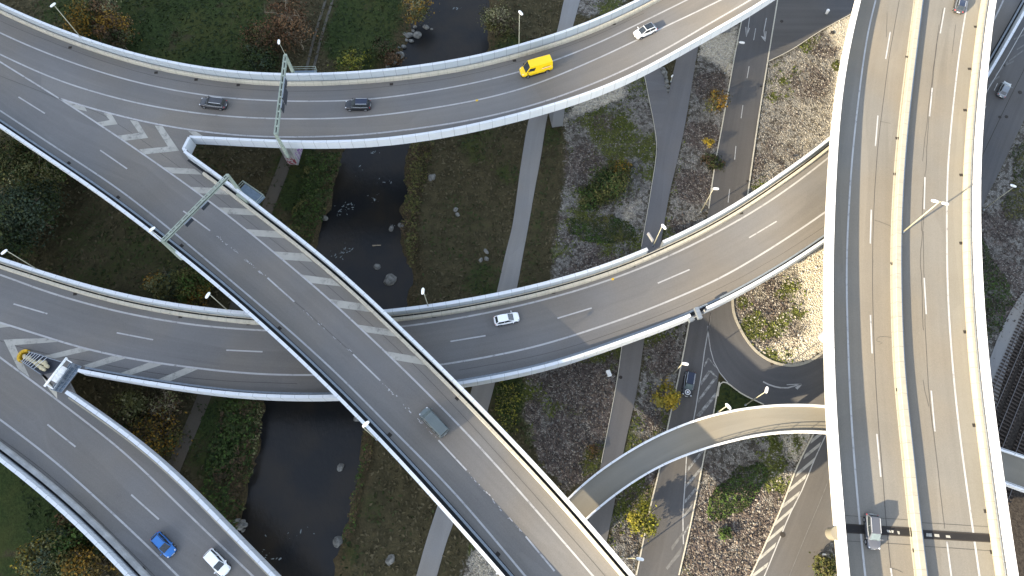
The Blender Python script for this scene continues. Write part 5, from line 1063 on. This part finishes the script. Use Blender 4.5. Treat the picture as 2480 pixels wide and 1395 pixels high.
TREES = [
 ('broadleaf_tree', 'dark broad tree at the left edge, level with the first gantry', 'tree', 22, 520, 5.0, 10, ['dark', 'blue'], 5200),
 ('broadleaf_tree', 'large dark green tree with bluish top left of the lower gantry post', 'tree', 75, 515, 4.6, 10, ['dark', 'blue', 'blue'], 5200),
 ('broadleaf_tree', 'olive tree with pale crown at the left edge below the diagonal viaduct wall', 'tree', 92, 430, 3.8, 9, ['olive', 'pale', 'dark'], 4200),
 ('broadleaf_tree', 'dark tree at the left edge just below the diagonal viaduct wall', 'tree', 25, 385, 4.2, 9, ['dark', 'olive'], 3800),
 ('broadleaf_tree', 'small dark tree with rusty leaves close under the diagonal viaduct at the far left', 'tree', 70, 368, 2.6, 7, ['dark', 'dark', 'rust'], 1800),
 ('broadleaf_tree', 'small greenish tree between the olive tree and the diagonal viaduct wall', 'tree', 128, 405, 2.6, 7, ['green', 'dark', 'olive'], 2000),
 ('broadleaf_tree', 'dark low tree on the left edge beneath the bluish one', 'tree', 15, 590, 3.6, 8, ['dark', 'dark', 'blue'], 3000),
 ('small_tree', 'small yellow-brown tree, leftmost of the group above the curved middle viaduct', 'tree', 368, 694, 1.9, 4, ['pale', 'amber'], 1100),
 ('small_tree', 'round grey-green tree in the group above the curved middle viaduct', 'tree', 420, 685, 2.9, 5.5, ['blue', 'olive'], 2200),
 ('small_tree', 'olive tree at the right of the group above the curved middle viaduct', 'tree', 470, 680, 2.9, 5.5, ['olive', 'green'], 2200),
 ('small_tree', 'yellow-green tree at the front of the group above the curved middle viaduct', 'tree', 470, 715, 2.1, 4.5, ['olive', 'lime', 'amber'], 1500),
 ('small_tree', 'small bright green-yellow tree near the left end of the lower left grass wedge', 'tree', 318, 980, 2.4, 5, ['pale', 'olive'], 1100),
 ('bare_tree', 'nearly bare twiggy tree beside the earth path below the curved middle viaduct', 'tree', 402, 978, 2.5, 5, ['brown', 'pale'], 500),
 ('bush', 'orange-brown bush between the two lower left viaducts', 'bush', 365, 1045, 4.0, 2.6, ['amber', 'brown', 'olive'], 3200),
 ('bush', 'dark brown bush just above the lower left viaduct wall', 'bush', 320, 1030, 3.0, 2.2, ['brown', 'dark'], 1900),
 ('small_tree', 'golden yellow tree at the bottom left corner', 'tree', 82, 1355, 2.2, 6, ['amber', 'yellow', 'olive'], 1700),
 ('small_tree', 'grey-green tree between the yellow ones at the bottom left', 'tree', 122, 1340, 2.8, 6, ['blue', 'pale', 'olive'], 2300),
 ('small_tree', 'yellow-olive tree right of the grey-green one at the bottom left', 'tree', 180, 1358, 2.2, 5, ['olive', 'amber'], 1500),
 ('small_tree', 'dark green tree behind the bottom left yellow trees', 'tree', 165, 1300, 2.8, 5, ['dark', 'green'], 2000),
 ('small_tree', 'brown-green tree against the bottom left viaduct wall', 'tree', 225, 1365, 2.6, 5, ['brown', 'dark', 'amber'], 1800),
 ('small_tree', 'rusty leaved tree tucked against the bottom left viaduct, above the dark green one', 'tree', 172, 1262, 1.8, 4, ['rust', 'brown', 'dark'], 900),
 ('small_tree', 'golden tree nearest the wall beside the upper left lamp', 'tree', 182, 72, 2.6, 5, ['amber', 'amber', 'olive'], 1500),
 ('small_tree', 'olive tree above the golden one in the upper left clump', 'tree', 205, 30, 3.2, 6, ['olive', 'dark', 'amber'], 2200),
 ('small_tree', 'golden brown tree in the middle of the upper left clump', 'tree', 262, 62, 3.0, 6, ['amber', 'brown', 'rust'], 2100),
 ('small_tree', 'brown thinning tree at the top of the upper left clump', 'tree', 250, 18, 2.8, 6, ['brown', 'pale', 'rust'], 1500),
 ('small_tree', 'dark brown tree at the right end of the upper left clump', 'tree', 292, 98, 2.6, 5, ['brown', 'dark'], 1500),
 ('bare_tree', 'tall rust-coloured bare tree above the gantry lamp', 'tree', 694, 40, 4.2, 8, ['rust', 'brown', 'rust'], 2600),
 ('bare_tree', 'pinkish twiggy tree between the gantry lamp and the rutted track', 'tree', 720, 85, 3.2, 7, ['rust', 'brown'], 1500),
 ('bush', 'dark brown bush left of the tall rust-coloured tree', 'bush', 640, 90, 3.6, 4, ['brown', 'olive', 'rust'], 2300),
 ('bush', 'dark green bush just left of the gantry lamp', 'bush', 630, 140, 3.4, 3.5, ['dark', 'dark', 'blue'], 2200),
 ('bush', 'yellow-green bush against the top viaduct left of the river', 'bush', 850, 152, 2.8, 3, ['green', 'olive', 'lime'], 2000),
 ('bush', 'dark bush by the boulders on the left river bank near the top', 'bush', 925, 118, 2.2, 2.6, ['brown', 'dark'], 1300),
 ('bush', 'brown bush between the boulders and the top viaduct', 'bush', 950, 140, 1.8, 2.0, ['brown', 'rust'], 900),
 ('willow_shrub', 'pale upright willow shrub on the left river bank at the top edge', 'shrub', 1003, 18, 2.6, 5, ['pale', 'olive', 'amber'], 1500),
 ('willow_shrub', 'brownish willow shrub on the right river bank above the top viaduct', 'shrub', 1203, 48, 3.0, 6, ['olive', 'pale', 'brown'], 2100),
 ('bush', 'large mixed green and yellow bush on the gravel between the two paths', 'bush', 1475, 440, 3.6, 3.2, ['green', 'dark', 'olive'], 3800),
 ('bush', 'small yellowing bush at the upper right side of the large gravel bush', 'bush', 1502, 415, 1.9, 3.0, ['amber', 'olive', 'lime'], 1200),
 ('bush', 'low green bush joined to the lower left of the large gravel bush', 'bush', 1432, 478, 2.4, 1.4, ['green', 'olive'], 1500),
 ('young_tree', 'young bare-trunked tree left of the ground road below its lamp', 'tree', 1732, 245, 2.2, 4.5, ['brown', 'olive', 'amber'], 700),
 ('young_tree', 'tiny bright yellow tree at the kerb of the ground road', 'tree', 1718, 347, 1.0, 3.2, ['yellow'], 330),
 ('bush', 'dark green bush at the kerb below the tiny yellow tree', 'bush', 1727, 388, 1.6, 1.2, ['dark', 'brown'], 700),
 ('young_tree', 'round golden yellow tree beside the black car on the ground road', 'tree', 1612, 963, 2.0, 4.2, ['yellow', 'yellow', 'lime'], 1700),
 ('young_tree', 'round lime yellow tree at the kerb near the bottom', 'tree', 1553, 1262, 2.1, 4.0, ['lime', 'lime', 'olive'], 1900),
 ('bush', 'dark shrub at the bottom under the left wall of the tall viaduct', 'bush', 1990, 1372, 1.7, 2, ['dark', 'olive'], 900),
 ('bush', 'small orange bush beside the cycle road, left of the slim curved bridge', 'bush', 1437, 1090, .9, 1, ['amber', 'rust', 'brown'], 300),
 ('bush', 'small round green tuft alone on the gravel near the bottom', 'bush', 1755, 1296, 1.0, .9, ['dark', 'green'], 420),
]
for q in TREES:
    kind, lab, cat, px, py, r, h, pal, n = q
    tw = 10 if kind in ('bare_tree', 'willow_shrub') else 0
    tree(kind, lab, cat, px, py, r, h, pal, n, size=.30 if r > 1.2 else .22, trunk='barkp' if kind in ('young_tree', 'bare_tree', 'willow_shrub') else 'bark', twigs=tw, low=.35 if kind == 'young_tree' else (.12 if h > 2.5 else .02), dense=.26 if kind != 'young_tree' else .22)
# low dense shrub beds (each one mass, mat of leaves over the gravel)
def bed(label, poly, hgt, pal, dens=26, size=.26, cat='shrub bed', soft=.0):
    P = pw(poly); lo = P.min(0); hi = P.max(0); A = (hi - lo).prod(); n = int(A * dens); X = lo[0] + rng.random(n) * (hi[0] - lo[0]); Y = lo[1] + rng.random(n) * (hi[1] - lo[1])
    d = sdf(X, Y, P) + (fbm(X + 50, Y + 50, 1.6, 77) - .5) * 1.6; m = d < 0; X, Y, d = X[m], Y[m], d[m]; Z = hgt * np.clip(-d / 1.0, .15, 1) * (.5 + .7 * fbm(X, Y, 1.3, 78)) + .04
    pl = mixpal(pal); f = fbm(X, Y, 2.5, 79); ci = np.clip((f * 1.5 - .2 + rng.normal(0, .15, len(X))) * len(pl), 0, len(pl) - 1).astype(int)
    N = rng.normal(0, .5, (len(X), 3)) + (0, 0, 1); o = leafmesh('shrub_bed', np.stack([X, Y, Z], 1), N, size * (.6 + .8 * rng.random(len(X))), pl[ci] * (.8 + .4 * rng.random((len(X), 1))))
    tag(o, label, cat, kind=('stuff' if hgt > .55 and 'mat' not in label else None))
bed('oval mat of low green shrub on the gravel above the middle viaduct', [(1368, 550), (1385, 530), (1430, 524), (1480, 520), (1520, 535), (1542, 560), (1535, 582), (1500, 590), (1440, 588), (1395, 575)], .5, ['green', 'dark', 'olive'])
bed('leaf-shaped mat of dark green shrub on the gravel near the bottom', [(1785, 1120), (1812, 1126), (1840, 1118), (1858, 1140), (1848, 1180), (1825, 1225), (1790, 1246), (1740, 1258), (1714, 1262), (1716, 1215), (1742, 1170), (1775, 1150)], .6, ['dark', 'green', 'dark'], 30)
bed('dark green ground cover on the shaded slope at the right edge', [(2450, 375), (2500, 300), (2560, 300), (2560, 520), (2480, 530), (2436, 535), (2425, 500), (2450, 450)], .5, ['dark', 'olive'], 16)
bed('dark green ground cover patch right of the tall viaduct, below its shaded lamp', [(2370, 560), (2400, 620), (2440, 680), (2455, 730), (2420, 800), (2380, 840), (2360, 700)], .5, ['dark', 'dark', 'green'], 16)
bed('dense dark shrubs along the left river bank between the top and diagonal viaducts', [(742, 372), (830, 372), (808, 440), (798, 490), (782, 530), (766, 566), (740, 600), (690, 570), (715, 500), (738, 430)], 1.5, ['dark', 'green', 'dark', 'olive'], 16, .36)
bed('dense dark shrubs along the left river bank below the middle viaduct', [(548, 962), (635, 965), (628, 1050), (614, 1130), (596, 1185), (586, 1250), (570, 1300), (520, 1240), (486, 1190), (505, 1100)], 1.5, ['dark', 'green', 'dark', 'brown'], 15, .36)
bed('brown and olive reeds along the right river bank between the two upper viaducts', [(992, 345), (1052, 345), (1040, 400), (1022, 470), (1018, 560), (1006, 620), (992, 650), (978, 600), (972, 520), (984, 470), (984, 420)], 1.1, ['brown', 'olive', 'olive', 'brown'], 15, .34)
bed('green shrubs at the right river bank edge below the diagonal viaduct', [(880, 1028), (905, 1060), (895, 1120), (880, 1170), (868, 1230), (850, 1300), (832, 1330), (826, 1300), (842, 1258), (854, 1180), (872, 1121)], .8, ['olive', 'brown', 'green'], 13, .30)
bed('brown reeds along the left bank edge by the wide dark river', [(620, 970), (642, 975), (632, 1050), (620, 1121), (601, 1176), (592, 1240), (582, 1240), (590, 1170), (604, 1110), (614, 1040)], 1.0, ['brown', 'pale', 'olive'], 14, .34)
bed('green-yellow undergrowth right of the pale path below the middle viaduct', [(1208, 925), (1262, 918), (1268, 960), (1250, 1010), (1262, 1060), (1235, 1050), (1195, 1010)], .6, ['green', 'olive', 'lime', 'dark'], 16)

# ------------------------------------------------------------------ boulders
def rockmesh(r, flat=.6):
    bm = bmesh.new(); bmesh.ops.create_icosphere(bm, subdivisions=2, radius=1.0)
    ax = rng.normal(0, 1, (7, 3)); ax /= np.linalg.norm(ax, axis=1)[:, None]; dd = .62 + .3 * rng.random(7); sc = (r * (.85 + .4 * rng.random()), r * (.7 + .4 * rng.random()), r * flat)
    for v in bm.verts:
        c = np.array(v.co)
        for a, k in zip(ax, dd):
            t_ = c @ a
            if t_ > k: c = c - a * (t_ - k)
        c = c + rng.normal(0, .02, 3); v.co = Vector(c * sc)
    me = bpy.data.meshes.new('boulder'); bm.to_mesh(me); bm.free(); return me
def rock(px, py, r, label, z=0.0, group='boulders in and beside the river', name='boulder'):
    p = at(px, py, zG, z); o = link(name, rockmesh(r), M['rock']); o.location = (p[0], p[1], z + r * .12); o.rotation_euler = (0, 0, rng.random() * 6); tag(o, label, 'boulder', group)
pile = 'grey boulder in the loose pile on the left river bank above the top viaduct'
for x, y, r in ((1005, 66, .55), (996, 100, .65), (991, 86, .8), (1011, 86, 1.0), (979, 84, .7), (978, 114, .7), (968, 135, 1.0), (965, 117, .6), (955, 150, .7), (940, 160, .8), (1000, 75, .4), (985, 98, .5)): rock(x, y, r, pile, -1.2)
rock(1032, 67, .8, 'flat pale boulder alone in the river above the top viaduct', -1.4)
rock(1045, 71, .35, 'small stone beside the flat pale boulder in the river above the top viaduct', -1.4)
rock(945, 678, 1.35, 'largest boulder in the river, angular, just above the middle viaduct', -1.35); rock(914, 646, .75, 'grey boulder up-left of the largest one in the river', -1.35)
rock(948, 554, .62, 'left one of two round boulders near the right bank of the river', -1.35); rock(971, 546, .6, 'right one of two round boulders near the right bank of the river', -1.35)
rock(988, 584, .75, 'boulder at the right bank below the pair of round ones', -1.3); rock(1046, 431, .9, 'boulder among the reeds on the right river bank', -.2)
rock(865, 1012, .85, 'boulder at the water edge touching the diagonal viaduct wall', -1.3); rock(826, 1132, .75, 'round boulder alone in the wide dark lower river', -1.35); rock(819, 1312, .95, 'boulder at the right water edge near the bottom', -1.3); rock(945, 1356, .8, 'boulder in the grass near the bottom, left of the pale path', 0)
rock(785, 528, .8, 'boulder at the left water edge beside the dark shrubs', -1.2)
for x, y, r, l in ((1104, 508, .55, 'upper of two grey stones in the grass right of the river'), (1108, 520, .45, 'lower of two grey stones in the grass right of the river'), (1178, 609, .55, 'upper stone of three in the grass by the pale path'), (1164, 630, .5, 'lower left stone of three in the grass by the pale path'), (1178, 628, .5, 'lower right stone of three in the grass by the pale path')): rock(x, y, r, l, 0)
for x, y, r in ((575, 1262, .6), (588, 1264, .5), (582, 1274, .65), (594, 1272, .55), (574, 1280, .45), (590, 1284, .4)): rock(x, y, r, 'grey stone of the small pile on the left bank near the bottom', -1.0)
for x, y, r in ((1605, 168, .6), (1609, 177, .65), (1612, 187, .6), (1614, 198, .65), (1616, 209, .6), (1618, 219, .4)): rock(x, y, r, 'pale stone of the row edging the small triangle between the paths', 0, 'stones edging the small triangle')
p0 = at(902, 595, zG, -1.3); o = MB().tube((p0[0] - .0, p0[1], -1.25), (p0[0] + 1.6, p0[1] + .05, -1.2), .13, .09, 7).build('driftwood_log', M['barkp'], None); tag(o, 'pale log lying across the river above the middle viaduct', 'log')
p0 = at(1474, 905); o = MB().box((p0[0], p0[1], .25), (.7, 1.1, .5), .3).build('utility_box', M['lampw'], None, bevel=.04); tag(o, 'small white box on the gravel left of the cycle road', 'utility box')

# ------------------------------------------------------------------ grass, weeds and rubble
def roadmask(X, Y, pad=.15):
    m = np.zeros(X.shape, bool)
    for q in ROADS: m |= sdf(X, Y, q[::2] if len(q) > 60 else q) < pad
    return m
def gridval(A, X, Y):
    i = np.clip(np.searchsorted(gx, X) - 1, 0, nX - 2); j = np.clip(np.searchsorted(gy, Y) - 1, 0, nY - 2); return A[i, j]
n = 150000; X = -118 + rng.random(n) * 236; Y = -6 + rng.random(n) * 130
vis = np.abs(X) < 70 + Y * .42 + 6; X, Y = X[vis], Y[vis]
gv, bk, zz, ss, gg = gridval(grv, X, Y), gridval(ball, X, Y), gridval(z, X, Y), gridval(sed, X, Y), gridval(grn, X, Y)
dr_ = gridval(dr, X, Y)
base_ok = (bk < .3) & (dr_ > .6) & ~roadmask(X, Y)
trk = np.zeros(X.shape, bool)
for k_ in range(0, len(bot), 3): trk |= np.hypot(X - bot[k_][0], Y - bot[k_][1]) < 1.3
gk = base_ok & (gv < .35) & ~trk & (rng.random(len(X)) < .55)
GXs, GYs, zs, g2, db = X[gk], Y[gk], zz[gk], gg[gk], dr_[gk]
def tufts(name, X, Y, Z, pal_i, pal, size, label, up=.8, hmul=1.0):
    n = len(X); N = rng.normal(0, 1, (n, 3)); N[:, 2] = np.abs(N[:, 2]) + up; col = pal[pal_i] * (.8 + .4 * rng.random((n, 1)))
    o = leafmesh(name, np.stack([X, Y, Z + size * .35 * hmul], 1), N, size, col, None, 'leaf', 2.0); tag(o, label, 'grass', kind='stuff')
gp = np.array([(.017, .028, .009), (.030, .044, .013), (.038, .044, .017), (.052, .046, .024), (.068, .058, .032), (.085, .073, .042)])
pi = np.clip(4.6 - g2 * 4.4 + rng.normal(0, 1.0, len(GXs)) - fbm(GXs, GYs, 5, 91) * 1.5 + .6, 0, 5).astype(int)
tufts('grass', GXs, GYs, zs, pi, gp, .22 + .28 * rng.random(len(GXs)), 'rough autumn grass and weeds on the meadows and river banks')
wk = base_ok & (gv > .4) & ((ss * 1.0 + gg * 1.3) > .25 + .7 * rng.random(len(X)))
wp = np.array([(.05, .065, .014), (.10, .115, .025), (.06, .048, .043), (.085, .068, .058), (.11, .09, .072), (.05, .042, .038)])
wi = np.where(gg[wk] > ss[wk] * .9, rng.integers(0, 2, wk.sum()), rng.integers(2, 6, wk.sum()))
tufts('weeds', X[wk], Y[wk], zz[wk], wi, wp, .16 + .22 * rng.random(wk.sum()), 'low reddish and green weeds spread over the gravel')
n = 60000; X = -10 + rng.random(n) * 125; Y = -6 + rng.random(n) * 130; vis = (np.abs(X) < 70 + Y * .42 + 6); X, Y = X[vis], Y[vis]; gv, zz, pl_ = gridval(grv, X, Y), gridval(z, X, Y), gridval(lit, X, Y)
k_ = (gv > .5) & ~roadmask(X, Y) & (rng.random(len(X)) < .75 + .3 * pl_); X, Y, zz, pl_ = X[k_][:17000], Y[k_][:17000], zz[k_][:17000], pl_[k_][:17000]; n = len(X)
oc = np.array([(1, 0, 0), (-1, 0, 0), (0, 1, 0), (0, -1, 0), (0, 0, 1), (0, 0, -.5)], float); of = np.array([(0, 2, 4), (2, 1, 4), (1, 3, 4), (3, 0, 4), (2, 0, 5), (1, 2, 5), (3, 1, 5), (0, 3, 5)])
sz = (.07 + .17 * rng.random(n) ** 2)[:, None, None] * (.7 + .6 * rng.random((n, 6, 3))); th = rng.random(n) * 6.28; Vr = oc[None] * sz; c_, s_ = np.cos(th)[:, None], np.sin(th)[:, None]
Vr = np.stack([Vr[..., 0] * c_ - Vr[..., 1] * s_ + X[:, None], Vr[..., 0] * s_ + Vr[..., 1] * c_ + Y[:, None], Vr[..., 2] + zz[:, None]], -1).reshape(-1, 3)
Fr = (of[None] + (np.arange(n) * 6)[:, None, None]).reshape(-1, 3); me = bpy.data.meshes.new('rubble'); me.vertices.add(len(Vr)); me.vertices.foreach_set('co', Vr.astype(np.float32).ravel()); me.loops.add(Fr.size); me.loops.foreach_set('vertex_index', Fr.astype(np.int32).ravel())
me.polygons.add(len(Fr)); me.polygons.foreach_set('loop_start', np.arange(0, Fr.size, 3, dtype=np.int32)); me.update(calc_edges=True)
ca = me.color_attributes.new('tint', 'FLOAT_COLOR', 'POINT'); cc_ = (.09 + .15 * rng.random(n) + .20 * pl_)[:, None] * np.array((1.0, .95, .86)); ca.data.foreach_set('color', np.repeat(np.c_[cc_, np.ones(n)], 6, axis=0).astype(np.float32).ravel())
tag(link('rubble', me, M['leaf']), 'loose pale limestone rubble over the gravel areas', 'stones', kind='stuff')
